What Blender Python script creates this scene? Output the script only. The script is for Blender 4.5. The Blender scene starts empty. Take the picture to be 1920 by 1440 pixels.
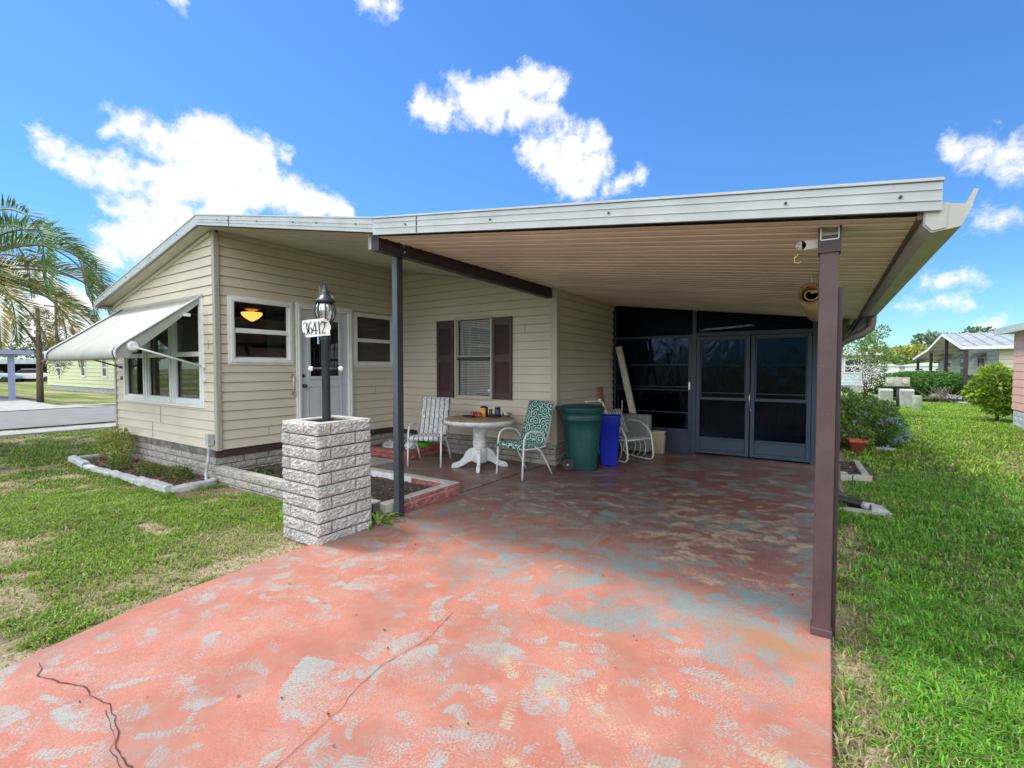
import bpy, math, random
import numpy as np
from mathutils import Vector, Matrix
R = math.radians
C = bpy.context.scene.collection
S = bpy.context.scene
random.seed(7)
rng = np.random.default_rng(11)

# ------------------------------------------------------------------ camera
cam = bpy.data.cameras.new('camera')
cam.sensor_width = 36; cam.lens = 895 / 1920 * 36; cam.clip_start = .05; cam.clip_end = 2000
co = bpy.data.objects.new('camera', cam); C.objects.link(co)
co.location = (0, 0, 1.5); co.rotation_euler = (R(90 - 1.9), 0, R(33.4))
S.camera = co
# ------------------------------------------------------------------ sun, sky, exposure
EXPO = 1.5
SUN_TO = Vector((-1.25, -.22, 2.3)).normalized()        # direction towards the sun
sl = bpy.data.lights.new('sun', 'SUN'); sl.energy = 1.3; sl.angle = R(10); sl.color = (1, .955, .89)
so = bpy.data.objects.new('sun', sl); C.objects.link(so)
so.rotation_euler = (-SUN_TO).to_track_quat('-Z', 'Y').to_euler()
S.view_settings.view_transform = 'Standard'; S.view_settings.look = 'None'
S.view_settings.exposure = EXPO; S.view_settings.gamma = 1
EXPK = .15
w = bpy.data.worlds.new('World'); S.world = w; w.use_nodes = True
nt = w.node_tree; nt.nodes.clear()
def N(nt, t, **k):
    n = nt.nodes.new(t)
    for a, b in k.items():
        if a == 'ins':
            for i, v in b.items():
                if hasattr(v, 'is_output'): nt.links.new(v, n.inputs[i])
                else: n.inputs[i].default_value = v
        else: setattr(n, a, b)
    return n
def M_(nt, op, a, b=None, c=None, clamp=False):
    ins = {0: a}
    if b is not None: ins[1] = b
    if c is not None: ins[2] = c
    n = N(nt, 'ShaderNodeMath', operation=op, ins=ins); n.use_clamp = clamp
    return n.outputs[0]
def world():
    out = N(nt, 'ShaderNodeOutputWorld'); bg = N(nt, 'ShaderNodeBackground')
    sky = N(nt, 'ShaderNodeTexSky'); sky.sky_type = 'NISHITA'; sky.sun_disc = False
    sky.sun_elevation = math.asin(SUN_TO.z); sky.sun_rotation = math.atan2(SUN_TO.x, SUN_TO.y)
    sky.air_density = 1.0; sky.dust_density = .15; sky.ozone_density = 2.5; sky.altitude = 10
    bg.inputs[1].default_value = EXPK
    tc = N(nt, 'ShaderNodeTexCoord')
    sp = N(nt, 'ShaderNodeSeparateXYZ', ins={0: tc.outputs['Generated']})
    az = M_(nt, 'ARCTAN2', M_(nt, 'MULTIPLY', sp.outputs[0], -1), sp.outputs[1])
    el = M_(nt, 'ARCSINE', sp.outputs[2])
    p = N(nt, 'ShaderNodeCombineXYZ', ins={0: az, 1: el, 2: 0.0}).outputs[0]
    nz = N(nt, 'ShaderNodeTexNoise', ins={'Vector': tc.outputs['Generated'], 'Scale': 9., 'Detail': 9., 'Roughness': .62})
    off = N(nt, 'ShaderNodeVectorMath', operation='MULTIPLY_ADD', ins={0: nz.outputs['Color'], 1: (.16, .10, 0), 2: (-.08, -.05, 0)})
    q = N(nt, 'ShaderNodeVectorMath', operation='ADD', ins={0: p, 1: off.outputs[0]}).outputs[0]
    # clouds: (azimuth left of +Y, elevation, radius, softness) of the puffs each cloud is made of
    F = 895.; yaw = R(33.4); P = R(1.9)
    fw = np.array([-math.sin(yaw) * math.cos(P), math.cos(yaw) * math.cos(P), -math.sin(P)])
    rr = np.array([math.cos(yaw), math.sin(yaw), 0]); uu = np.cross(rr, fw)
    puffs = [(60,262,26),(85,285,26),(120,300,34),(165,312,36),(215,318,42),(228,238,26),(262,246,26),(300,262,30),(345,285,46),
             (380,250,36),(420,262,42),(455,290,46),(500,300,36),(400,330,60),(470,350,52),(330,350,50),(280,330,40),(520,350,46),
             (560,370,40),(595,392,36),(620,408,28),(430,400,50),(350,420,50),(270,400,44),(235,440,40),(300,450,50),(230,385,18),
             (210,470,36),(180,478,24),(545,290,14),
             (800,200,22),(830,205,26),(865,165,20),(885,195,38),(925,195,42),(965,180,38),(1005,155,34),(1035,175,26),(985,215,34),(1020,220,24),(1045,245,16),
             (1000,290,18),(1030,290,34),(1070,275,34),(1105,265,26),(1075,320,42),(1115,300,28),(1090,355,24),(1040,325,24),
             (1140,345,16),(1170,330,18),(1200,322,18),
             (1785,280,28),(1825,285,34),(1865,295,34),(1905,275,34),(1880,320,26),(1925,305,30),
             (1855,405,14),(1880,405,16),(1905,415,14),(1720,518,18),(1750,515,20),(1785,512,18),(1825,515,14),
             (1725,570,9),(1760,564,13),(1795,562,10),(695,4,18),(720,2,14),(335,8,16),(1840,608,12),(1860,604,10),
             (60,600,90),(130,560,50),(60,520,40),(150,640,60),(-60,560,100),(-30,650,90)]
    f = None
    # cumulus added out of view behind and above the photographer, to whiten the shade: (azimuth, elevation, radius) in degrees
    for (a_, e_, r_) in ((150, 35, 24), (185, 50, 26), (220, 32, 22), (250, 55, 20), (120, 62, 18), (200, 16, 15), (165, 14, 12), (235, 12, 12), (275, 30, 16), (-60, 35, 12), (-75, 60, 14), (180, 75, 14), (100, 30, 12)):
        aa = (a_ + 180) % 360 - 180
        dd = N(nt, 'ShaderNodeVectorMath', operation='DISTANCE', ins={0: q, 1: (R(aa), R(e_), 0)}).outputs['Value']
        g = M_(nt, 'MULTIPLY_ADD', dd, -1.0, R(r_)); f = g if f is None else M_(nt, 'SMOOTH_MAX', f, g, .03)
    for (x, y, r) in puffs:
        v = fw + rr * (x - 960) / F - uu * (y - 720) / F; v /= np.linalg.norm(v)
        ca = math.atan2(-v[0], v[1]); ce = math.asin(v[2])
        v2 = fw + rr * (x + r - 960) / F - uu * (y - 720) / F; v2 /= np.linalg.norm(v2)
        rad = math.acos(min(1, float(v @ v2)))
        dd = N(nt, 'ShaderNodeVectorMath', operation='DISTANCE', ins={0: q, 1: (ca, ce, 0)}).outputs['Value']
        g = M_(nt, 'MULTIPLY_ADD', dd, -1.0, rad)
        f = g if f is None else M_(nt, 'SMOOTH_MAX', f, g, .012)
    n2 = N(nt, 'ShaderNodeTexNoise', ins={'Vector': tc.outputs['Generated'], 'Scale': 42., 'Detail': 6., 'Roughness': .65})
    f2 = M_(nt, 'ADD', f, M_(nt, 'MULTIPLY_ADD', n2.outputs[0], .05, -.025))
    mask = N(nt, 'ShaderNodeMapRange', interpolation_type='SMOOTHSTEP', ins={0: f2, 1: -.014, 2: .020}).outputs[0]
    # self shading of the thick parts
    n3 = N(nt, 'ShaderNodeTexNoise', ins={'Vector': tc.outputs['Generated'], 'Scale': 7., 'Detail': 4., 'Roughness': .5})
    sh = N(nt, 'ShaderNodeMapRange', interpolation_type='SMOOTHSTEP', ins={0: n3.outputs[0], 1: .50, 2: .64}).outputs[0]
    th = N(nt, 'ShaderNodeMapRange', interpolation_type='SMOOTHSTEP', ins={0: f2, 1: .015, 2: .05}).outputs[0]
    sh = M_(nt, 'MULTIPLY', M_(nt, 'MULTIPLY', sh, th), .75)
    k = 1 / EXPK / (2 ** EXPO)
    cc = N(nt, 'ShaderNodeMixRGB', ins={0: sh, 1: (1.12 * k, 1.12 * k, 1.12 * k, 1), 2: (.50 * k, .56 * k, .60 * k, 1)})
    lit = N(nt, 'ShaderNodeMapRange', interpolation_type='SMOOTHSTEP', ins={0: sp.outputs[1], 1: -.25, 2: .15, 3: 3.2, 4: 1.})  # clouds behind the camera made extra bright, as added fill for the shade
    ccs = N(nt, 'ShaderNodeVectorMath', operation='SCALE', ins={0: cc.outputs[0]}); nt.links.new(lit.outputs[0], ccs.inputs['Scale'])
    hs = N(nt, 'ShaderNodeHueSaturation', ins={'Hue': .505, 'Saturation': 1.18, 'Value': 1., 'Color': sky.outputs[0]})
    gr = N(nt, 'ShaderNodeMapRange', interpolation_type='SMOOTHSTEP', ins={0: el, 1: 0., 2: .55})
    gc_ = N(nt, 'ShaderNodeMixRGB', ins={0: gr.outputs[0], 1: (.235, .36, .44, 1), 2: (.32, .435, .51, 1)})
    gm_ = N(nt, 'ShaderNodeMixRGB', blend_type='MULTIPLY', ins={0: 1., 1: hs.outputs[0], 2: gc_.outputs[0]})
    mx = N(nt, 'ShaderNodeMixRGB', ins={0: mask, 1: gm_.outputs[0], 2: ccs.outputs[0]})
    nt.links.new(mx.outputs[0], bg.inputs[0]); nt.links.new(bg.outputs[0], out.inputs[0])
world()

# ------------------------------------------------------------------ materials
def mat(name, col, rough=.6, var=.08, vs=6., bump=0., bs=60., metal=0., spec=.5, fine=0., fs=200.):
    m = bpy.data.materials.new(name); m.use_nodes = True; t = m.node_tree
    b = t.nodes['Principled BSDF']; b.inputs['Roughness'].default_value = rough; b.inputs['Metallic'].default_value = metal
    b.inputs['Specular IOR Level'].default_value = spec
    tc = N(t, 'ShaderNodeTexCoord'); cur = None
    nz = N(t, 'ShaderNodeTexNoise', ins={'Vector': tc.outputs['Object'], 'Scale': vs, 'Detail': 5., 'Roughness': .6})
    lo = tuple(c * (1 - var * 1.6) for c in col) + (1,); hi = tuple(min(1, c * (1 + var)) for c in col) + (1,)
    mr = N(t, 'ShaderNodeMapRange', ins={0: nz.outputs[0], 1: .3, 2: .7})
    mx = N(t, 'ShaderNodeMixRGB', ins={0: mr.outputs[0], 1: lo, 2: hi}); cur = mx.outputs[0]
    if fine:
        n2 = N(t, 'ShaderNodeTexNoise', ins={'Vector': tc.outputs['Object'], 'Scale': fs, 'Detail': 2.})
        mr2 = N(t, 'ShaderNodeMapRange', ins={0: n2.outputs[0], 1: .3, 2: .7, 3: 1 - fine, 4: 1 + fine})
        mm = N(t, 'ShaderNodeVectorMath', operation='SCALE', ins={0: cur}); t.links.new(mr2.outputs[0], mm.inputs['Scale']); cur = mm.outputs[0]
    t.links.new(cur, b.inputs['Base Color'])
    if bump:
        n3 = N(t, 'ShaderNodeTexNoise', ins={'Vector': tc.outputs['Object'], 'Scale': bs, 'Detail': 6., 'Roughness': .6})
        bp = N(t, 'ShaderNodeBump', ins={'Strength': bump, 'Distance': .01, 'Height': n3.outputs[0]})
        t.links.new(bp.outputs[0], b.inputs['Normal'])
    return m
def speckle(m, dark, sc=60., lo=.44, hi=.54, k=.85):
    t = m.node_tree; b = t.nodes['Principled BSDF']; src = b.inputs['Base Color'].links[0].from_socket; tc = N(t, 'ShaderNodeTexCoord')
    n = N(t, 'ShaderNodeTexNoise', ins={'Vector': tc.outputs['Object'], 'Scale': sc, 'Detail': 6., 'Roughness': .72})
    mr = N(t, 'ShaderNodeMapRange', ins={0: n.outputs[0], 1: lo, 2: hi, 3: k, 4: 0.})
    mx = N(t, 'ShaderNodeMixRGB', ins={0: mr.outputs[0], 1: src, 2: dark + (1,)}); t.links.new(mx.outputs[0], b.inputs['Base Color']); return m
def attr_mat(name, rough=.6, trans=.3, spec=.3):
    m = bpy.data.materials.new(name); m.use_nodes = True; t = m.node_tree
    b = t.nodes['Principled BSDF']; b.inputs['Roughness'].default_value = rough; b.inputs['Specular IOR Level'].default_value = spec
    a = N(t, 'ShaderNodeAttribute', attribute_name='col')
    t.links.new(a.outputs['Color'], b.inputs['Base Color'])
    if trans:
        tr = N(t, 'ShaderNodeBsdfTranslucent', ins={0: a.outputs['Color']})
        ms = N(t, 'ShaderNodeMixShader', ins={0: trans, 1: b.outputs[0], 2: tr.outputs[0]})
        t.links.new(ms.outputs[0], t.nodes['Material Output'].inputs[0])
    return m
def glass_mat(name, tint=.45, rough=.02, f0=.06, wav=0., col=(1, 1, 1)):
    m = bpy.data.materials.new(name); m.use_nodes = True; t = m.node_tree; t.nodes.remove(t.nodes['Principled BSDF'])
    tr = N(t, 'ShaderNodeBsdfTransparent', ins={0: (tint * col[0], tint * col[1], tint * col[2], 1)})
    gl = N(t, 'ShaderNodeBsdfGlossy', ins={0: (1, 1, 1, 1) if col[0] == 1 else (.45, .65, 1, 1), 'Roughness': rough})
    lw = N(t, 'ShaderNodeLayerWeight', ins={0: .35})
    fac = M_(t, 'MULTIPLY_ADD', lw.outputs['Facing'], f0 * 4, f0)
    if wav:
        tc = N(t, 'ShaderNodeTexCoord')
        mp = N(t, 'ShaderNodeMapping', ins={0: tc.outputs['Object'], 3: (3, 3, 1.3)})
        nz = N(t, 'ShaderNodeTexNoise', ins={'Vector': mp.outputs[0], 'Scale': 1.6, 'Detail': 2., 'Distortion': .6})
        bp = N(t, 'ShaderNodeBump', ins={'Strength': wav, 'Distance': .05, 'Height': nz.outputs[0]})
        t.links.new(bp.outputs[0], gl.inputs['Normal'])
    ms = N(t, 'ShaderNodeMixShader', ins={0: fac, 1: tr.outputs[0], 2: gl.outputs[0]})
    t.links.new(ms.outputs[0], t.nodes['Material Output'].inputs[0])
    return m
def emit_mat(name, col, s):
    m = bpy.data.materials.new(name); m.use_nodes = True; b = m.node_tree.nodes['Principled BSDF']
    b.inputs['Base Color'].default_value = col + (1,); b.inputs['Emission Color'].default_value = col + (1,); b.inputs['Emission Strength'].default_value = s
    return m
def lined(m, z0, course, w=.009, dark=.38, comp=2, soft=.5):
    '''dark line under every lap: the shadow there put into the colour'''
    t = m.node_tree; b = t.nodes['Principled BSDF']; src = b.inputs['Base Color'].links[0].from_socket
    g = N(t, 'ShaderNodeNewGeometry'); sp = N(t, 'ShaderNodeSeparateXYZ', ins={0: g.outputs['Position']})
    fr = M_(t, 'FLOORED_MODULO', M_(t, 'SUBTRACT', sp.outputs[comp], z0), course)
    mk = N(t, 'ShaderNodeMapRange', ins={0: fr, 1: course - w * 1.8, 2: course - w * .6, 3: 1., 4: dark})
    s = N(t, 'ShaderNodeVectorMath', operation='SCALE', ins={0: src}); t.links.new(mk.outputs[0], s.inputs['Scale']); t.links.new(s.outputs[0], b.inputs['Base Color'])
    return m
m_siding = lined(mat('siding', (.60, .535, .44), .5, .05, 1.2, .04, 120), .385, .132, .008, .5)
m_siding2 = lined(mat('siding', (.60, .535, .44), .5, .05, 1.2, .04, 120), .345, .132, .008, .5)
m_trim = mat('tan_trim', (.50, .46, .39), .5, .04)
m_trimg = mat('grey_tan_trim', (.36, .34, .30), .5, .04)
m_white = mat('white_paint', (.74, .755, .76), .4, .06, 5)
m_whitew = mat('worn_white', (.66, .68, .69), .45, .14, 9, .15, 60)
m_fascia = mat('fascia_white', (.42, .455, .465), .5, .07, 4, .06, 30)
m_roof = mat('roof_white', (.62, .64, .65), .45, .1, 2)
m_ceil = mat('ceiling_tan', (.76, .64, .565), .38, .12, .9)
def f_():
    t = m_ceil.node_tree; b = t.nodes['Principled BSDF']; src = b.inputs['Base Color'].links[0].from_socket
    g = N(t, 'ShaderNodeNewGeometry'); sp = N(t, 'ShaderNodeSeparateXYZ', ins={0: g.outputs['Position']}); X, Y = sp.outputs[0], sp.outputs[1]
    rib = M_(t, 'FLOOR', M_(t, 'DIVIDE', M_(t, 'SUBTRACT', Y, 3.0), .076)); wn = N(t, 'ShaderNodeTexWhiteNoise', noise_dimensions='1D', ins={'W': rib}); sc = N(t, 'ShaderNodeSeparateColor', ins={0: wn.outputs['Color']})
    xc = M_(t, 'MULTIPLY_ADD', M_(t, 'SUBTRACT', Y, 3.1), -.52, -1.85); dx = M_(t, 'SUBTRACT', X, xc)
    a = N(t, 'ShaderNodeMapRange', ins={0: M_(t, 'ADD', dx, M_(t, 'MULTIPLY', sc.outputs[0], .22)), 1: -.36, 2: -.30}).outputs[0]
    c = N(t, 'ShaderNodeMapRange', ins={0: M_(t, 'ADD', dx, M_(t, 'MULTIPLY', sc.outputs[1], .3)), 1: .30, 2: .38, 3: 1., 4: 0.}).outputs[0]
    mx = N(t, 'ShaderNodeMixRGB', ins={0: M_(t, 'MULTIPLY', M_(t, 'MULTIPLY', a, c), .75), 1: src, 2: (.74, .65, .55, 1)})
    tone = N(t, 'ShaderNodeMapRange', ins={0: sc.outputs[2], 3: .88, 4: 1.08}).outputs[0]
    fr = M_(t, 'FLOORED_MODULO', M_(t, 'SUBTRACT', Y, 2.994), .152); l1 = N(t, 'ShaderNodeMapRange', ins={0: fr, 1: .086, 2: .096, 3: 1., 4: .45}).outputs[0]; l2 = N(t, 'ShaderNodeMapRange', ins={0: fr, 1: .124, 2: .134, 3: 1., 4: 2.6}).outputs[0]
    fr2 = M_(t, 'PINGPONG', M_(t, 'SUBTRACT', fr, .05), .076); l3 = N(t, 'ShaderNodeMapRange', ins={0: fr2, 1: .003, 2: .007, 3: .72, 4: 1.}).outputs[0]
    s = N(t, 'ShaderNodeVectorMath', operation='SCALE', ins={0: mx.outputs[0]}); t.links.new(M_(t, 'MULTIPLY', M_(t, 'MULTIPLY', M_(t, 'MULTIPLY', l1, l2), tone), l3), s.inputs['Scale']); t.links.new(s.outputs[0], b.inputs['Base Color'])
f_()
m_gutter = mat('gutter_paint', (.40, .40, .37), .45, .08, 3)
m_dspout = mat('brown_gutter', (.10, .08, .07), .45, .1)
m_brown = mat('brown_paint', (.040, .022, .028), .48, .12, 8)
m_mauve = speckle(mat('mauve_post', (.085, .046, .048), .5, .16, 5, .1, 90), (.16, .13, .12), 34, .33, .37, .6)
m_slate = mat('slate_post', (.030, .036, .044), .35, .1)
m_slatel = mat('slate_post_light', (.30, .33, .36), .4, .1)
m_shut = mat('shutter_maroon', (.075, .036, .042), .5, .1)
m_block = speckle(mat('split_block', (.53, .515, .50), .95, .12, 5, .5, 70, fine=.2, fs=95, spec=.08), (.24, .23, .225), 60, .42, .54, .75)
m_blockg = speckle(mat('skirt_block', (.44, .42, .385), .95, .16, 6, .5, 80, fine=.2, fs=110, spec=.08), (.14, .13, .12), 60, .42, .52, .7)
m_blockr = speckle(mat('red_block', (.36, .12, .115), .9, .25, 9, .5, 80, fine=.3, fs=80, spec=.1), (.50, .42, .38), 30, .36, .44, .8)
m_mortar = mat('mortar', (.11, .10, .095), .95, .1)
m_cap = mat('block_cap', (.46, .44, .41), .9, .14, 10, .4, 60)
m_band = mat('base_band', (.07, .03, .032), .6, .25, 7)
m_bandw = mat('base_band_weathered', (.17, .16, .15), .8, .45, 9, .3, 40)
m_conc = mat('concrete', (.36, .35, .325), .85, .14, 4, .3, 60, fine=.12)
m_curb = mat('curb_concrete', (.42, .435, .44), .85, .22, 8, .5, 50, fine=.15)
m_asph = mat('asphalt', (.19, .185, .18), .9, .09, 1.5, .3, 80, fine=.12)
m_soil = mat('soil', (.085, .062, .048), .95, .45, 22, 1.0, 45, fine=.5, fs=90)
m_chip = attr_mat('soil_chips', .9, 0)
m_door = mat('door_blue', (.55, .60, .67), .45, .05, 4)
m_black = mat('black_plastic', (.012, .012, .014), .4, .1)
m_blackm = mat('black_iron', (.022, .030, .040), .38, .2)
m_navy = mat('navy_frame', (.022, .045, .082), .42, .1, 5)
m_navyd = mat('navy_panel', (.022, .038, .075), .5, .18, 3)
m_steel = mat('steel', (.55, .55, .55), .3, .1, metal=.9)
m_brass = mat('brass', (.42, .32, .15), .3, .1, metal=.9)
m_bin = speckle(mat('bin_green', (.008, .075, .07), .42, .2, 5, .06, 150), (.035, .085, .08), 9, .38, .46, .5)
m_binl = mat('bin_lid', (.008, .062, .062), .42, .12, 4, .1, 120)
m_blue = mat('blue_bin', (.006, .022, .40), .35, .08, 4)
m_cream = mat('cream_plastic', (.58, .50, .36), .4, .06)
m_greyc = mat('grey_cloth', (.24, .25, .255), .95, .15, 12, .5, 90)
m_wood = mat('wood', (.24, .105, .04), .6, .2, 14)
m_woodt = mat('table_wood', (.33, .235, .155), .5, .28, 9, .1, 60)
m_lime = mat('lime_green', (.10, .42, .02), .4, .1)
m_yel = mat('yellow', (.72, .40, .02), .4, .1)
m_red = mat('red_petal', (.62, .04, .06), .5, .3, 30)
m_jar = mat('purple_jar', (.06, .05, .13), .3, .3, 30)
m_jarg = mat('grey_jar', (.12, .14, .12), .3, .5, 60)
m_tray = mat('dark_tray', (.012, .012, .025), .3, .2)
m_terra = mat('terracotta', (.40, .10, .055), .8, .12)
m_pinkh = mat('pink_siding', (.60, .34, .28), .6, .05)
m_yellh = mat('yellow_siding', (.60, .64, .40), .6, .03)
m_creamh = mat('cream_siding', (.60, .58, .46), .6, .04)
m_blueh = mat('pale_blue_siding', (.52, .62, .66), .6, .03)
m_metroof = mat('metal_roof', (.34, .37, .37), .5, .16, 1.5)
m_lav = mat('lavender_paint', (.32, .34, .50), .5, .06)
m_rod = mat('rod_metal', (.66, .67, .66), .35, .05)
m_awn = mat('awning_metal', (.345, .35, .32), .45, .09, 3, .03, 40)
m_bark = mat('bark', (.12, .085, .06), .95, .3, 14, .9, 35)
m_int = mat('interior_dark', (.22, .20, .17), .8, .2, 3)
m_int2 = mat('interior_wood', (.13, .06, .03), .6, .3, 5)
m_curt = mat('curtain', (.16, .24, .20), .9, .15, 14)
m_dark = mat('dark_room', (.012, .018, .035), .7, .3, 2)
m_blind = mat('blind_slat', (.80, .82, .82), .5, .06)
m_glass = glass_mat('window_glass', .62, .015, .045); m_glassc = glass_mat('window_glass_clear', .80, .02, .05)
m_scr = glass_mat('vinyl_film', .26, .07, .014, wav=.16, col=(.45, .65, 1.3))
m_scr2 = glass_mat('screen_mesh', .10, .35, .01, wav=.0, col=(.7, .8, 1.1))
m_lampg = glass_mat('lantern_glass', .85, .05, .25)
m_leaf = attr_mat('leaf', .5, .3)
m_grass = attr_mat('grass_blade', .5, .42, .3)
m_concrete_p = mat('utility_box', (.40, .41, .37), .8, .18, 6, .3, 60)
m_meter = mat('meter_metal', (.42, .43, .40), .5, .1)
m_moss = mat('mossy_post', (.30, .36, .24), .8, .18, 6)
m_tube = mat('chair_tube', (.70, .72, .72), .35, .06)
m_rocker = mat('cream_tube', (.62, .60, .52), .35, .06)

def stripe_mat(name, base, line, period, lw, axis=0):
    m = bpy.data.materials.new(name); m.use_nodes = True; t = m.node_tree; b = t.nodes['Principled BSDF']
    b.inputs['Roughness'].default_value = .9
    a = N(t, 'ShaderNodeAttribute', attribute_name='u')
    fr = M_(t, 'PINGPONG', a.outputs['Fac'], period / 2)
    mk = N(t, 'ShaderNodeMapRange', ins={0: fr, 1: lw, 2: lw * 1.35}).outputs[0]
    tc = N(t, 'ShaderNodeTexCoord')
    nz = N(t, 'ShaderNodeTexNoise', ins={'Vector': tc.outputs['Object'], 'Scale': 26., 'Detail': 5.})
    dirty = N(t, 'ShaderNodeMapRange', ins={0: nz.outputs[0], 1: .35, 2: .62, 3: .62, 4: 1.}).outputs[0]
    bc = N(t, 'ShaderNodeVectorMath', operation='SCALE', ins={0: base}); t.links.new(dirty, bc.inputs['Scale'])
    mx = N(t, 'ShaderNodeMixRGB', ins={0: mk, 1: line + (1,), 2: bc.outputs[0]})
    t.links.new(mx.outputs[0], b.inputs['Base Color'])
    n2 = N(t, 'ShaderNodeTexNoise', ins={'Vector': tc.outputs['Object'], 'Scale': 18., 'Detail': 5.})
    bp = N(t, 'ShaderNodeBump', ins={'Strength': .25, 'Distance': .012, 'Height': n2.outputs[0]}); t.links.new(bp.outputs[0], b.inputs['Normal'])
    return m
m_stripe = stripe_mat('striped_cushion', (.66, .68, .69), (.05, .065, .075), .076, .006)
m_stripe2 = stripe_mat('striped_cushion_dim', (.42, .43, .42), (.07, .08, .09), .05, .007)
def scroll_mat():
    m = bpy.data.materials.new('scroll_print'); m.use_nodes = True; t = m.node_tree; b = t.nodes['Principled BSDF']
    b.inputs['Roughness'].default_value = .9
    at = N(t, 'ShaderNodeAttribute', attribute_name='uvw')
    # scrolls: spirals inside jittered cells
    vo = N(t, 'ShaderNodeTexVoronoi', voronoi_dimensions='2D', ins={'Vector': at.outputs['Vector'], 'Scale': 8.5, 'Randomness': .75})
    sc = N(t, 'ShaderNodeVectorMath', operation='SCALE', ins={0: at.outputs['Vector'], 'Scale': 8.5})
    df = N(t, 'ShaderNodeVectorMath', operation='SUBTRACT', ins={0: sc.outputs[0], 1: vo.outputs['Position']})
    dd = N(t, 'ShaderNodeVectorMath', operation='SCALE', ins={0: vo.outputs['Position'], 'Scale': 8.5})
    # Position is in input space; handle by scaling
    df.inputs[1].default_value = (0, 0, 0); t.links.new(dd.outputs[0], df.inputs[1])
    sp = N(t, 'ShaderNodeSeparateXYZ', ins={0: df.outputs[0]})
    ang = M_(t, 'ARCTAN2', sp.outputs[1], sp.outputs[0])
    ln = N(t, 'ShaderNodeVectorMath', operation='LENGTH', ins={0: df.outputs[0]}).outputs['Value']
    cs = N(t, 'ShaderNodeSeparateColor', ins={0: vo.outputs['Color']})
    sg = M_(t, 'SIGN', M_(t, 'SUBTRACT', cs.outputs[0], .5))
    ph = M_(t, 'ADD', M_(t, 'MULTIPLY', M_(t, 'MULTIPLY', ang, sg), 1.0), M_(t, 'MULTIPLY', cs.outputs[1], 6.))
    wv = M_(t, 'SINE', M_(t, 'ADD', ph, M_(t, 'MULTIPLY', ln, 19.)))
    mk = N(t, 'ShaderNodeMapRange', ins={0: wv, 1: .50, 2: .68}).outputs[0]
    nz = N(t, 'ShaderNodeTexNoise', ins={'Vector': at.outputs['Vector'], 'Scale': 22., 'Detail': 4., 'Distortion': 1.5})
    gm = N(t, 'ShaderNodeMapRange', ins={0: nz.outputs[0], 1: .42, 2: .6}).outputs[0]
    base = N(t, 'ShaderNodeMixRGB', ins={0: gm, 1: (.008, .045, .055, 1), 2: (.045, .20, .12, 1)})
    mx = N(t, 'ShaderNodeMixRGB', ins={0: mk, 1: base.outputs[0], 2: (.50, .68, .66, 1)})
    t.links.new(mx.outputs[0], b.inputs['Base Color'])
    return m
m_scroll = scroll_mat()

# ------------------------------------------------------------------ builders
ROOTS = {}
def tag(o, label=None, cat=None, group=None, kind=None):
    if label: o['label'] = label
    if cat: o['category'] = cat
    if group: o['group'] = group
    if kind: o['kind'] = kind
    return o
def thing(name, label, cat, loc=(0, 0, 0), rz=0, group=None):
    o = bpy.data.objects.new(name, None); C.objects.link(o); o.empty_display_size = .1
    o.location = loc; o.rotation_euler = (0, 0, rz)
    return tag(o, label, cat, group)
def link_mesh(me, name, m, parent, absolute, recenter=True):
    o = bpy.data.objects.new(name, me); C.objects.link(o)
    if m is not None: me.materials.append(m)
    if parent is not None:
        o.parent = parent
        if absolute and parent.type == 'EMPTY': o.location = -Vector(parent.location)
    elif recenter and len(me.vertices):
        n = len(me.vertices); a = np.empty(n * 3, np.float32); me.vertices.foreach_get('co', a); a = a.reshape(-1, 3)
        c = np.array([(a[:, 0].min() + a[:, 0].max()) / 2, (a[:, 1].min() + a[:, 1].max()) / 2, a[:, 2].min()], np.float32)
        a -= c; me.vertices.foreach_set('co', a.ravel()); o.location = [float(t) for t in c]
    return o
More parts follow.
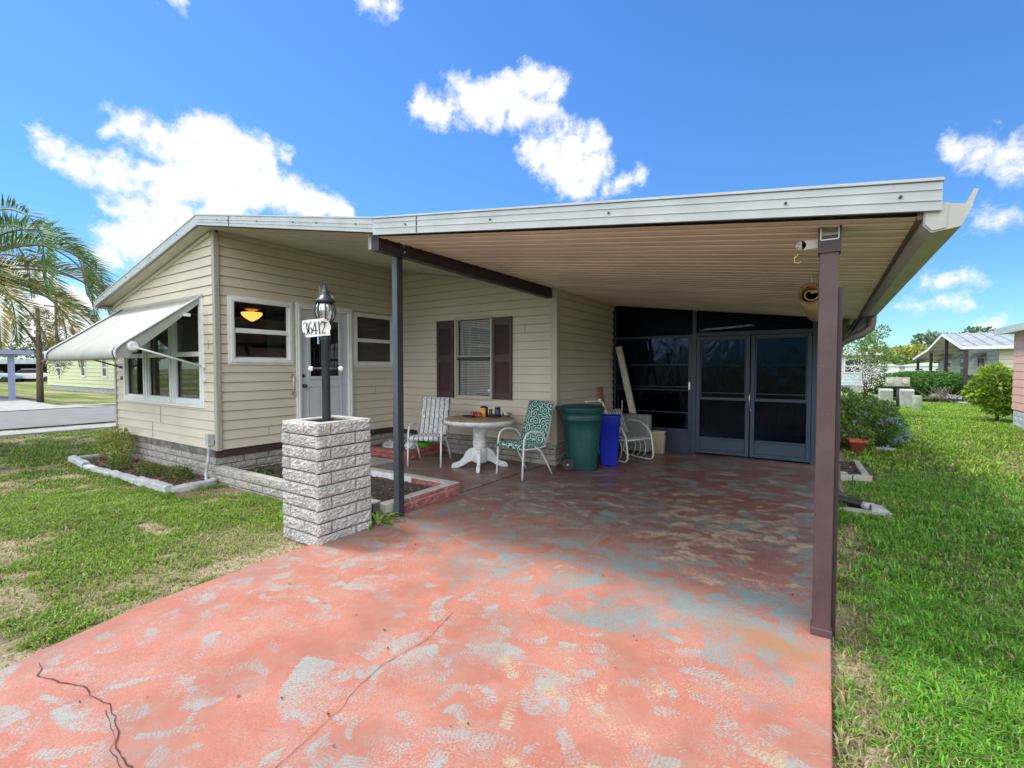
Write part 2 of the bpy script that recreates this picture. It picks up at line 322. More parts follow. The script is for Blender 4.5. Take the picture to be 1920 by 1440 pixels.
class MB:
    def __init__(s): s.v = []; s.f = []; s.sm = []; s.u = []
    def add(s, vs, fs, smooth=False):
        k = len(s.v); s.v += [tuple(v) for v in vs]; s.f += [tuple(i + k for i in f) for f in fs]; s.sm += [smooth] * len(fs)
        return s
    def box(s, x0, x1, y0, y1, z0, z1, M=None):
        vs = [(x, y, z) for z in (z0, z1) for y in (y0, y1) for x in (x0, x1)]
        if M is not None: vs = [M @ Vector(v) for v in vs]
        return s.add(vs, [(0, 2, 3, 1), (4, 5, 7, 6), (0, 1, 5, 4), (2, 6, 7, 3), (0, 4, 6, 2), (1, 3, 7, 5)])
    def bar(s, a, b, w, h, up=(0, 0, 1)):
        a = Vector(a); b = Vector(b); d = (b - a); L = d.length; d.normalize(); up = Vector(up)
        x = d.cross(up)
        if x.length < 1e-4: x = d.cross(Vector((1, 0, 0)))
        x.normalize(); y = x.cross(d)
        M = Matrix((x, d, y)).transposed().to_4x4(); M.translation = a
        return s.box(-w / 2, w / 2, 0, L, -h / 2, h / 2, M)
    def prism_y(s, poly, y0, y1):   # polygon in (x, z)
        n = len(poly); vs = [(x, y0, z) for x, z in poly] + [(x, y1, z) for x, z in poly]
        return s.add(vs, [tuple(range(n)), tuple(range(2 * n - 1, n - 1, -1))] + [(i, i + n, (i + 1) % n + n, (i + 1) % n) for i in range(n)])
    def prism_x(s, poly, x0, x1):   # polygon in (y, z)
        n = len(poly); vs = [(x0, y, z) for y, z in poly] + [(x1, y, z) for y, z in poly]
        return s.add(vs, [tuple(range(n - 1, -1, -1)), tuple(range(n, 2 * n))] + [(i, (i + 1) % n, (i + 1) % n + n, i + n) for i in range(n)])
    def prism_z(s, poly, z0, z1):
        n = len(poly); vs = [(x, y, z0) for x, y in poly] + [(x, y, z1) for x, y in poly]
        return s.add(vs, [tuple(range(n - 1, -1, -1)), tuple(range(n, 2 * n))] + [(i, (i + 1) % n, (i + 1) % n + n, i + n) for i in range(n)])
    def tube(s, pts, r, n=8, cap=True, flat=None):
        pts = [Vector(p) for p in pts]; rs = r if hasattr(r, '__len__') else [r] * len(pts)
        vs = []; fs = []; prev = None
        for i, p in enumerate(pts):
            d = (pts[min(i + 1, len(pts) - 1)] - pts[max(i - 1, 0)]).normalized()
            if prev is None:
                a = d.cross(Vector((0, 0, 1)))
                if a.length < .05: a = d.cross(Vector((1, 0, 0)))
            else: a = prev - d * prev.dot(d)
            a.normalize(); prev = a; b = d.cross(a)
            for j in range(n):
                t = 2 * math.pi * j / n; vs.append(p + (a * math.cos(t) + b * math.sin(t) * (flat or 1)) * rs[i])
        for i in range(len(pts) - 1):
            for j in range(n):
                fs.append((i * n + j, i * n + (j + 1) % n, (i + 1) * n + (j + 1) % n, (i + 1) * n + j))
        if cap: fs += [tuple(range(n - 1, -1, -1)), tuple(range(len(vs) - n, len(vs)))]
        k0 = len(s.sm); s.add(vs, fs, True)
        if cap: s.sm[-2:] = [False, False]
        return s
    def lathe(s, prof, c, n=24, sx=1, sy=1, cap=True, n_arc=None):
        vs = []; fs = []
        for r, z in prof:
            for j in range(n):
                t = 2 * math.pi * j / n; vs.append((c[0] + r * sx * math.cos(t), c[1] + r * sy * math.sin(t), c[2] + z))
        for i in range(len(prof) - 1):
            for j in range(n): fs.append((i * n + j, i * n + (j + 1) % n, (i + 1) * n + (j + 1) % n, (i + 1) * n + j))
        if cap: fs += [tuple(range(n - 1, -1, -1)), tuple(range(len(vs) - n, len(vs)))]
        return s.add(vs, fs, True)
    def build(s, name, m, parent=None, absolute=True, bevel=0, sub=0, solid=0):
        me = bpy.data.meshes.new(name); me.from_pydata(s.v, [], s.f)
        me.polygons.foreach_set('use_smooth', s.sm)
        me.update()
        o = link_mesh(me, name, m, parent, absolute)
        if solid: md = o.modifiers.new('s', 'SOLIDIFY'); md.thickness = solid; md.offset = 0
        if bevel: md = o.modifiers.new('b', 'BEVEL'); md.width = bevel; md.segments = 2; md.limit_method = 'ANGLE'; md.angle_limit = R(40)
        if sub: md = o.modifiers.new('s', 'SUBSURF'); md.levels = sub; md.render_levels = sub
        return o
def np_mesh(name, V, F, m, parent=None, col=None, absolute=True, smooth=False, extra=None):
    V = np.asarray(V, np.float32); F = np.asarray(F, np.int32); k = F.shape[1]
    me = bpy.data.meshes.new(name); me.vertices.add(len(V)); me.vertices.foreach_set('co', V.ravel())
    me.loops.add(F.size); me.loops.foreach_set('vertex_index', F.ravel())
    me.polygons.add(len(F)); me.polygons.foreach_set('loop_start', np.arange(0, F.size, k, dtype=np.int32))
    try: me.polygons.foreach_set('loop_total', np.full(len(F), k, np.int32))
    except Exception: pass
    if smooth: me.polygons.foreach_set('use_smooth', np.ones(len(F), bool))
    me.update(calc_edges=True)
    if col is not None:
        a = me.attributes.new('col', 'FLOAT_COLOR', 'POINT'); c4 = np.ones((len(V), 4), np.float32); c4[:, :3] = col; a.data.foreach_set('color', c4.ravel())
    for nm, arr in (extra or {}).items():
        if arr.ndim == 1: a = me.attributes.new(nm, 'FLOAT', 'POINT'); a.data.foreach_set('value', arr.astype(np.float32))
        else: a = me.attributes.new(nm, 'FLOAT_VECTOR', 'POINT'); a.data.foreach_set('vector', arr.astype(np.float32).ravel())
    return link_mesh(me, name, m, parent, absolute)
def vnoise(x, y, s, seed=0):
    x = np.asarray(x, float) * s; y = np.asarray(y, float) * s; xi = np.floor(x).astype(np.int64); yi = np.floor(y).astype(np.int64)
    fx = x - xi; fy = y - yi; fx = fx * fx * (3 - 2 * fx); fy = fy * fy * (3 - 2 * fy)
    def h(a, b):
        n = (a * 374761393 + b * 668265263 + seed * 974634777) & 0xffffffff; n = ((n ^ (n >> 13)) * 1274126177) & 0xffffffff
        return ((n ^ (n >> 16)) & 0xffff) / 65535.
    return (h(xi, yi) * (1 - fx) + h(xi + 1, yi) * fx) * (1 - fy) + (h(xi, yi + 1) * (1 - fx) + h(xi + 1, yi + 1) * fx) * fy
def fbm(x, y, s, seed=0, o=4):
    r = 0; a = .5; t = 0
    for i in range(o): r = r + a * vnoise(x, y, s * 2 ** i, seed + i); t += a; a *= .55
    return r / t
def sstep(a, b, x): t = np.clip((x - a) / (b - a), 0, 1); return t * t * (3 - 2 * t)

# leaves: many small folded quads
def leaves_np(P, D, Nn, L, W, fold=.25, droop=.0):
    """P base points, D direction (unit), Nn normals, L lengths, W widths -> verts, quads (2 per leaf)"""
    Sd = np.cross(D, Nn); Sd /= np.linalg.norm(Sd, axis=1, keepdims=True) + 1e-9
    Nn = np.cross(Sd, D)
    L = L[:, None]; W = W[:, None]
    a = P; b = P + D * L * .45 + Sd * W + Nn * W * fold; c = P + D * L * .45 - Sd * W + Nn * W * fold
    tip = P + D * L + np.array([[0, 0, -1.]]) * L * droop; mid = P + D * L * .5
    V = np.stack([a, b, tip, mid, c], 1).reshape(-1, 3); n = len(P); k = np.arange(n)[:, None] * 5
    F = np.concatenate([k + np.array([[0, 3, 2, 1]]), k + np.array([[0, 4, 2, 3]])], 0)
    return V, F
def rand_dir(n):
    v = rng.normal(size=(n, 3)); return v / np.linalg.norm(v, axis=1, keepdims=True)
def crown(name, blobs, n, L, W, col, parent, up=.3, colv=.35, shell=.5, absolute=True, col2=None, f2=0.):
    """blobs: (cx,cy,cz,rx,ry,rz)"""
    B = np.array(blobs, float); vol = (B[:, 3] * B[:, 4] * B[:, 5]) ** .67; idx = rng.choice(len(B), n, p=vol / vol.sum())
    u = rand_dir(n); rad = (rng.random(n) ** (1 / 3)) * (1 - shell) + shell * (.82 + .25 * rng.random(n))
    P = B[idx, :3] + u * rad[:, None] * B[idx, 3:6]
    keep = P[:, 2] > -.02; P = P[keep]; u = u[keep]; idx = idx[keep]; n = len(P)
    D = u * .6 + rand_dir(n) * .8 + np.array([[0, 0, up]]); D /= np.linalg.norm(D, axis=1, keepdims=True)
    V, F = leaves_np(P, D, rand_dir(n), L * (.6 + .8 * rng.random(n)), W * (.7 + .6 * rng.random(n)))
    c = np.array(col)[None] * (1 - colv + 2 * colv * rng.random((n, 1))) * (1 + .12 * rng.normal(size=(n, 3)))
    if col2 is not None:
        k = rng.random(n) < f2 * (1.4 * vnoise(P[:, 0] * 3, P[:, 1] * 3 + P[:, 2] * 3, 1.)); c[k] = np.array(col2) * (.7 + .6 * rng.random((k.sum(), 1)))
    c = np.clip(c, .003, 1).repeat(5, 0)
    return np_mesh(name, V, F, m_leaf, parent, c, absolute)

# lap siding on a plane: P(u, z, out) gives a point
def siding(mb, P, u0, u1, z0, ztop, holes=(), course=.132, depth=.018):
    """ztop: (za, zb) roof height at u0 and u1"""
    za, zb = ztop; g = lambda u: za + (zb - za) * (u - u0) / (u1 - u0)
    zmax = max(za, zb); k = 0
    while z0 + k * course < zmax:
        a = z0 + k * course; b = a + course; k += 1
        zs = sorted({a, b, *[h for H in holes for h in H[2:4] if a < h < b]})
        for q0, q1 in zip(zs[:-1], zs[1:]):
            segs = [(u0, u1)]
            for (h0, h1, k0, k1) in holes:
                if k0 <= q0 + 1e-6 and k1 >= q1 - 1e-6:
                    ns = []
                    for s0, s1 in segs:
                        if h1 <= s0 or h0 >= s1: ns.append((s0, s1)); continue
                        if h0 > s0: ns.append((s0, h0))
                        if h1 < s1: ns.append((h1, s1))
                    segs = ns
            for s0, s1 in segs:
                poly = [(s0, q0), (s1, q0), (s1, q1), (s0, q1)]; out = []
                for i in range(4):
                    p, q = poly[i], poly[(i + 1) % 4]; ip = p[1] <= g(p[0]) + 1e-9; iq = q[1] <= g(q[0]) + 1e-9
                    if ip: out.append(p)
                    if ip != iq:
                        fp = g(p[0]) - p[1]; fq = g(q[0]) - q[1]; t = fp / (fp - fq); out.append((p[0] + (q[0] - p[0]) * t, p[1] + (q[1] - p[1]) * t))
                if len(out) < 3: continue
                off = lambda z: depth * (1 - (z - a) / course)
                mb.add([P(u, z, off(z)) for u, z in out], [tuple(range(len(out)))])
                if abs(q0 - a) < 1e-6 and out[0][1] <= a + 1e-6 and out[1][1] <= a + 1e-6:
                    A, B = out[0], out[1]
                    mb.add([P(A[0], a, 0), P(B[0], a, 0), P(B[0], a, depth), P(A[0], a, depth)], [(0, 1, 2, 3)])
    return mb
def panel(mb, P, u0, u1, z0, ztop, holes, off=-.06):
    """flat inner wall with the same openings"""
    return siding(mb, lambda u, z, o: P(u, z, off), u0, u1, z0, ztop, holes, course=.5, depth=0)

def blockwall(mb, P, u0, u1, z0, courses, h, L, dep=.02, seed=0, joint=.008, jit=.012, cells=(9, 4)):
    """split-face blocks; P(u,z,out)"""
    rs = np.random.default_rng(seed)
    for c in range(courses):
        za = z0 + c * h; zb = za + h - joint; u = u0 - (L / 2 if c % 2 else 0)
        while u < u1 - 1e-6:
            a = max(u, u0); b = min(u + L, u1) - joint; u += L
            if b - a < .02: continue
            nx = max(2, int(cells[0] * (b - a) / L)); nz = cells[1]; k = len(mb.v); tone = rs.random()
            for j in range(nz + 1):
                for i in range(nx + 1):
                    e = (i in (0, nx)) or (j in (0, nz))
                    o = dep * .55 if e else dep + rs.normal() * jit
                    mb.v.append(tuple(P(a + (b - a) * i / nx, za + (zb - za) * j / nz, o)))
            for j in range(nz):
                for i in range(nx): mb.f.append((k + j * (nx + 1) + i, k + j * (nx + 1) + i + 1, k + (j + 1) * (nx + 1) + i + 1, k + (j + 1) * (nx + 1) + i)); mb.sm.append(False)
            ring = [i for i in range(nx + 1)] + [j * (nx + 1) + nx for j in range(1, nz + 1)] + [nz * (nx + 1) + i for i in range(nx - 1, -1, -1)] + [j * (nx + 1) for j in range(nz - 1, 0, -1)]
            kk = len(mb.v)
            uz = [(a + (b - a) * (r % (nx + 1)) / nx, za + (zb - za) * (r // (nx + 1)) / nz) for r in ring]
            for (uu, zz) in uz: mb.v.append(tuple(P(uu, zz, -.02)))
            n = len(ring)
            for i in range(n): mb.f.append((k + ring[i], kk + i, kk + (i + 1) % n, k + ring[(i + 1) % n])); mb.sm.append(False)
    return mb

# ------------------------------------------------------------------ THE SETTING
GL = -.05
def drive_left(y): return np.interp(y, [-1.2, .5, 1.15, 2.2, 9], [-3.2, -3.39, -3.59, -3.64, -3.64])
def bare(x, y):
    """0 lush .. 1 bare straw"""
    n = .55 * fbm(x, y * 1.3, 1.1, 3, 4) + .45 * fbm(x, y, 4.2, 77, 3); b = sstep(.47, .60, n) * .8
    left = x < -2
    dl = drive_left(y) - x
    b = np.where(left, np.maximum(b, (1 - sstep(.10, 1.25, dl)) * sstep(.38, .56, .5 * fbm(x, y, 2.1, 9, 3) + .5 * fbm(x, y, 6.5, 19, 3)) * .95 * (dl > 0)), b * .35)
    b = np.where(left & (np.hypot(x + 4.3, y - 2.2) < .8), np.maximum(b, .6 * (1 - sstep(.35, .8, np.hypot((x + 4.3), (y - 2.2) * 1.6)))), b)
    dr = x - .05
    b = np.where(~left, np.maximum(b, (1 - sstep(.06, .42, dr + .25 * (fbm(x, y, 2.2, 5, 3) - .5))) * .9 * sstep(.38, .55, .5 * fbm(x, y, 1.5, 21, 2) + .5 * fbm(x, y, 5., 23, 3) + .06)), b)
    b = np.where(~left, np.maximum(b, np.exp(-((x - .75) / .45) ** 2 - ((y - 1.55) / .5) ** 2) * 1.1), b)
    b = np.where(~left, np.maximum(b, np.exp(-((x - 2.9) / .6) ** 2 - ((y - 10.3) / 1.6) ** 2) * .8), b)
    return np.clip(b, 0, 1)
# ground: one sheet to the horizon, finer near the camera
def axis(lim, near, fine):
    a = list(np.arange(near[0], near[1] + 1e-6, fine)); s = fine; p = a[-1]
    while p < lim: s *= 1.18; p += s; a.append(p)
    s = fine; p = near[0]; b = []
    while p > -lim: s *= 1.18; p -= s; b.append(p)
    return np.array(b[::-1] + a)
gx = axis(900, (-13, 5), .07); gy = axis(900, (-1, 14), .08)
GX, GY = np.meshgrid(gx, gy); bb = bare(GX.ravel(), GY.ravel())
near = (np.abs(GX.ravel()) < 60) & (np.abs(GY.ravel()) < 60)
gz = GL + .012 * (fbm(GX.ravel(), GY.ravel(), 2.5, 2, 3) - .5) * near
gc = np.array([[.075, .115, .028]]) * (.75 + .5 * fbm(GX.ravel(), GY.ravel(), 1.2, 4, 4)[:, None]); straw = np.array([[.40, .32, .22]]) * (.7 + .6 * fbm(GX.ravel(), GY.ravel(), 6, 8, 3)[:, None])
far_l = sstep(9, 22, np.hypot(GX.ravel(), GY.ravel()))[:, None]
gc = gc * (1 - far_l) + np.array([[.13, .20, .028]]) * (.8 + .4 * fbm(GX.ravel(), GY.ravel(), .35, 14, 4)[:, None]) * far_l
gcol = gc * (1 - bb[:, None]) + straw * bb[:, None]
nx, ny = len(gx), len(gy); ii = (np.arange(ny - 1)[:, None] * nx + np.arange(nx - 1)[None]).ravel()
GF = np.stack([ii, ii + 1, ii + nx + 1, ii + nx], 1)
m_ground = bpy.data.materials.new('ground_turf'); m_ground.use_nodes = True
def f_():
    t = m_ground.node_tree; b = t.nodes['Principled BSDF']; b.inputs['Roughness'].default_value = .95; b.inputs['Specular IOR Level'].default_value = .15
    a = N(t, 'ShaderNodeAttribute', attribute_name='col'); tc = N(t, 'ShaderNodeTexCoord')
    n = N(t, 'ShaderNodeTexNoise', ins={'Vector': tc.outputs['Object'], 'Scale': 45., 'Detail': 5., 'Roughness': .7})
    mr = N(t, 'ShaderNodeMapRange', ins={0: n.outputs[0], 1: .3, 2: .7, 3: .45, 4: 1.5})
    s = N(t, 'ShaderNodeVectorMath', operation='SCALE', ins={0: a.outputs['Color']}); t.links.new(mr.outputs[0], s.inputs['Scale']); t.links.new(s.outputs[0], b.inputs['Base Color'])
    bp = N(t, 'ShaderNodeBump', ins={'Strength': .8, 'Distance': .03, 'Height': n.outputs[0]}); t.links.new(bp.outputs[0], b.inputs['Normal'])
f_()
g = np_mesh('ground', np.stack([GX.ravel(), GY.ravel(), gz], 1), GF, m_ground, col=gcol); tag(g, kind='structure')

# grass blades
def blades(name, x0, x1, y0, y1, n, hmin, hmax, wid, keepf, hue, label, seg2=True, thin=1.):
    x = rng.uniform(x0, x1, n); y = rng.uniform(y0, y1, n); b = bare(x, y); k = (rng.random(n) > b * .93) & keepf(x, y); x = x[k]; y = y[k]; b = b[k]; n = len(x)
    cl = fbm(x, y, 7, 31, 3) * 1.7 - .3
    h = (hmin + (hmax - hmin) * rng.random(n)) * (1 - .45 * b) * (.6 + .8 * cl)
    a = rng.uniform(0, 2 * math.pi, n); lean = rng.uniform(.2, 1.5, n); W = wid * (.6 + .8 * rng.random(n))
    dx = np.cos(a); dy = np.sin(a); sx = -dy; sy = dx; z = np.full(n, GL - .004)
    P0 = np.stack([x, y, z], 1); Sd = np.stack([sx, sy, 0 * sx], 1) * W[:, None]
    m = P0 + np.stack([dx * lean * h * .35, dy * lean * h * .35, h * .62], 1); tip = P0 + np.stack([dx * lean * h, dy * lean * h, h * (1.05 - .42 * lean)], 1)
    V = np.stack([P0 - Sd, P0 + Sd, m + Sd * .8, m - Sd * .8, tip], 1).reshape(-1, 3)
    kk = np.arange(n)[:, None] * 5
    F = np.concatenate([kk + np.array([[0, 1, 2]]), kk + np.array([[0, 2, 3]]), kk + np.array([[3, 2, 4]])], 0)
    c = np.array(hue)[None] * (.4 + 1.15 * rng.random((n, 1))) * (.75 + .5 * fbm(x, y, 1.3, 17, 3)[:, None]); c[:, 0] *= (.75 + .6 * rng.random(n))
    dry = rng.random(n) < (.06 + .65 * b); c[dry] = np.array([[.42, .34, .19]]) * (.6 + .7 * rng.random((dry.sum(), 1)))
    o = np_mesh(name, V, F, m_grass, col=np.clip(c, .004, 1).repeat(5, 0)); tag(o, label, 'grass', kind='stuff'); return o
def off_left(x, y):
    inside = (x < drive_left(y) - .0) & ~((x > -10.6) & (x < -6.9) & (y > 3.19 - .0)) & ~((x > -6.95) & (y > 3.12)) & ~((x > -4.12) & (x < -3.56) & (y > 2.43) & (y < 3.02))
    bed = (x > -10.3) & (x < -6.7) & (y > 2.62 + .0 * x) & (y < 3.3); return inside & ~bed
def off_right(x, y): return (x > .062) & ~((x > .04) & (x < .62) & (y > 7.9) & (y < 9.3)) & ~((x < .56) & (x > .2) & (y > 6.2) & (y < 6.5))
GN = 1.0
blades('lawn_grass', -8.2, -3.2, .2, 3.2, int(140000 * GN), .020, .052, .0042, off_left, (.20, .33, .045), 'patchy thin green and straw lawn left of the coral driveway')
blades('lawn_grass', -15.3, -8.2, .6, 6.5, int(60000 * GN), .03, .06, .007, off_left, (.20, .30, .045), 'smoother green lawn beyond the planting bed, up to the sidewalk')
blades('lawn_grass', .05, 2.0, 1.0, 4.2, int(125000 * GN), .032, .082, .0034, off_right, (.17, .40, .045), 'long lush green grass right of the carport post')
blades('lawn_grass', .05, 4.0, 4.2, 9., int(80000 * GN), .04, .085, .0048, off_right, (.18, .41, .045), 'green lawn between the carport slab and the neighbour, mid distance')
blades('lawn_grass', .3, 6.5, 9., 28., int(80000 * GN), .04, .085, .011, off_right, (.24, .44, .04), 'bright sunny lawn running back to the round hedge')

blades('edge_grass', .045, .16, .9, 6.2, int(9000 * GN), .06, .12, .0042, lambda x, y: (x > .052) & (fbm(x, y, 3.1, 91, 2) > .45), (.17, .36, .05), 'ragged taller grass leaning over the right edge of the slab')
def _kl(x, y): d = drive_left(y) - x; return (d > .0) & (d < .09) & (fbm(x, y, 3.3, 93, 2) > .42)
blades('edge_grass', -3.8, -3.2, .3, 2.42, int(26000 * GN), .03, .07, .0042, _kl, (.20, .32, .06), 'ragged grass fringe along the left edge of the driveway')
# driveway paint ----------------------------------------------------------------
def paint_fields(X, Y):
    n = len(X); wmask = np.zeros(n); stria = X * 0.; teal = np.zeros(n); beige = np.zeros(n)
    rs = np.random.default_rng(5)
    def stroke(cx, cy, ang, L, Wd, inten, arc=0., kind='w'):
        nonlocal wmask, stria, teal, beige
        r = L * 1.1 + Wd
        k = np.where((np.abs(X - cx) < r) & (np.abs(Y - cy) < r))[0]
        if not len(k): return
        dx = X[k] - cx; dy = Y[k] - cy; c, s = math.cos(ang), math.sin(ang); u = (dx * c + dy * s) / (L / 2); v = -dx * s + dy * c; v = (v - arc * u * u * Wd) / (Wd / 2)
        wob = (fbm(X[k], Y[k], 14, 3, 3) - .5)
        m = (1 - sstep(.62, 1.08, np.abs(u) + wob * .55)) * (1 - sstep(.45, 1.1, np.abs(v) + wob * .7)) * inten * (.65 + .35 * u * (1 if rs.random() < .5 else -1))
        better = m > wmask[k]
        kk = k[better]; stria[kk] = (u * L / 2)[better]
        wmask[kk] = m[better]
        if kind == 't': teal[k] = np.maximum(teal[k], m)
        if kind == 'b': beige[k] = np.maximum(beige[k], m)
    for i in range(1150):                                    # sunlit front: pale scrubbed strokes on coral
        cy = rs.uniform(-1, 3.9); cx = rs.uniform(-3.7, .1)
        edge = -.14 < cx < .1 or abs(cx + 3.6) < .12
        stroke(cx, cy, rs.normal(.15, .55) + (0 if rs.random() < .8 else 1.4), rs.uniform(.09, .36), rs.uniform(.045, .15), rs.uniform(.25, .98) * (.35 if edge else 1), rs.uniform(-.9, .9))
    for i in range(420):                                    # under the roof edge: teal strokes
        cy = rs.uniform(2.5, 5.6); cx = rs.uniform(-3.7, .1)
        p = sstep(2.4, 3.1, cy) * (1 - sstep(4.9, 5.8, cy)); 
        if rs.random() > p: continue
        stroke(cx, cy, rs.normal(.2, .7), rs.uniform(.3, .8), rs.uniform(.07, .2), rs.uniform(.35, .95), rs.uniform(-1.2, 1.2), 't')
    def fan(cx, cy, r0, r1, a0, a1, inten, kind='w'):
        nonlocal wmask, stria, teal
        k = np.where(np.hypot(X - cx, Y - cy) < r1 + .05)[0]
        if not len(k): return
        r = np.hypot(X[k] - cx, Y[k] - cy); a = np.arctan2(Y[k] - cy, X[k] - cx); da = (a - a0) % (2 * math.pi); w_ = (a1 - a0)
        wob = fbm(X[k], Y[k], 12, 9, 3) - .5
        m = (da < w_) * (1 - sstep(r1 - .03, r1, r + wob * .02)) * sstep(r0, r0 + (r1 - r0) * .9, r + wob * .15) * (.45 + .55 * (1 - da / w_)) * inten
        m = np.where(da < w_, m, 0); b_ = m > wmask[k]; kk = k[b_]; wmask[kk] = m[b_]; stria[kk] = (a * r1)[b_]
        if kind == 't': teal[k] = np.maximum(teal[k], m)
    for i in range(46): fan(rs.uniform(-3.4, -.1), rs.uniform(-.6, 3.0), .12, rs.uniform(.28, .6), rs.uniform(0, 6.28), 0, 1) if False else None
    for i in range(40): a_ = rs.uniform(0, 6.28); fan(rs.uniform(-3.4, -.1), rs.uniform(-.6, 2.6), .1, rs.uniform(.25, .55), a_, a_ + rs.uniform(.5, 1.3), rs.uniform(.6, 1.05))
    for i in range(46): a_ = rs.uniform(0, 6.28); fan(rs.uniform(-3.5, -.1), rs.uniform(2.7, 4.9), .1, rs.uniform(.35, .85), a_, a_ + rs.uniform(.5, 1.2), rs.uniform(.4, .85), 't')
    for i in range(8): stroke(-.35 + rs.normal() * .25, 3.35 + rs.normal() * .2, rs.normal(2.6, .4), .7, .25, .95, .5, 't')
    for i in range(120):                                    # worn pale patches near the back right
        cx = rs.normal(-.7, .5); cy = rs.normal(5.0, .75)
        stroke(cx, cy, rs.normal(.1, .5), rs.uniform(.12, .4), rs.uniform(.05, .16), rs.uniform(.6, 1.), rs.uniform(-.8, .8), 'b')
    for i in range(60):
        cx = rs.normal(-2.6, .6); cy = rs.normal(4.75, .4)
        stroke(cx, cy, rs.normal(.1, .4), rs.uniform(.1, .3), rs.uniform(.04, .1), rs.uniform(.5, .9), 0, 'b')
    for i in range(26):
        cx = rs.uniform(-3, -.2); cy = rs.uniform(5.2, 7.2)
        stroke(cx, cy, rs.normal(.1, .4), rs.uniform(.08, .22), rs.uniform(.04, .09), rs.uniform(.4, .8), 0, 'b')
    for i in range(40):                                     # mustard stained scrub at the front right
        stroke(rs.normal(-.62, .28), rs.normal(1.75, .35), rs.normal(-.6, .4), rs.uniform(.1, .3), rs.uniform(.05, .12), rs.uniform(.4, .9), 0, 'b')
    for i in range(420):                                    # dull teal and grey mottling at the back and on the patio
        cx = rs.uniform(-7, .1); cy = rs.uniform(4.4, 8.8)
        stroke(cx, cy, rs.normal(.2, .6), rs.uniform(.3, .9), rs.uniform(.10, .3), rs.uniform(.55, 1.), rs.uniform(-.8, .8), 't')
    # cracks and joints darken
    dirt = sstep(.46, .68, fbm(X, Y, 2.6, 41, 5)) * .85
    dirt = np.maximum(dirt, np.exp(-((X + 1.35) / .45) ** 2 - ((Y - 1.75) / .3) ** 2) * .75 * sstep(.3, .6, fbm(X, Y, 7, 43, 3)))
    dirt = np.maximum(dirt, np.exp(-((X + .5) / .35) ** 2 - ((Y - 1.8) / .35) ** 2) * .8 * sstep(.3, .6, fbm(X, Y, 7, 43, 3)))
    rust = np.exp(-((X + .22) / .28) ** 2 - ((Y - 2.93 - (X + .22) * -.25) / .12) ** 2)
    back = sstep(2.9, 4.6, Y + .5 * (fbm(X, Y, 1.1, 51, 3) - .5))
    return wmask, stria, teal, beige, dirt, rust, back
m_paint = bpy.data.materials.new('worn_coral_paint'); m_paint.use_nodes = True
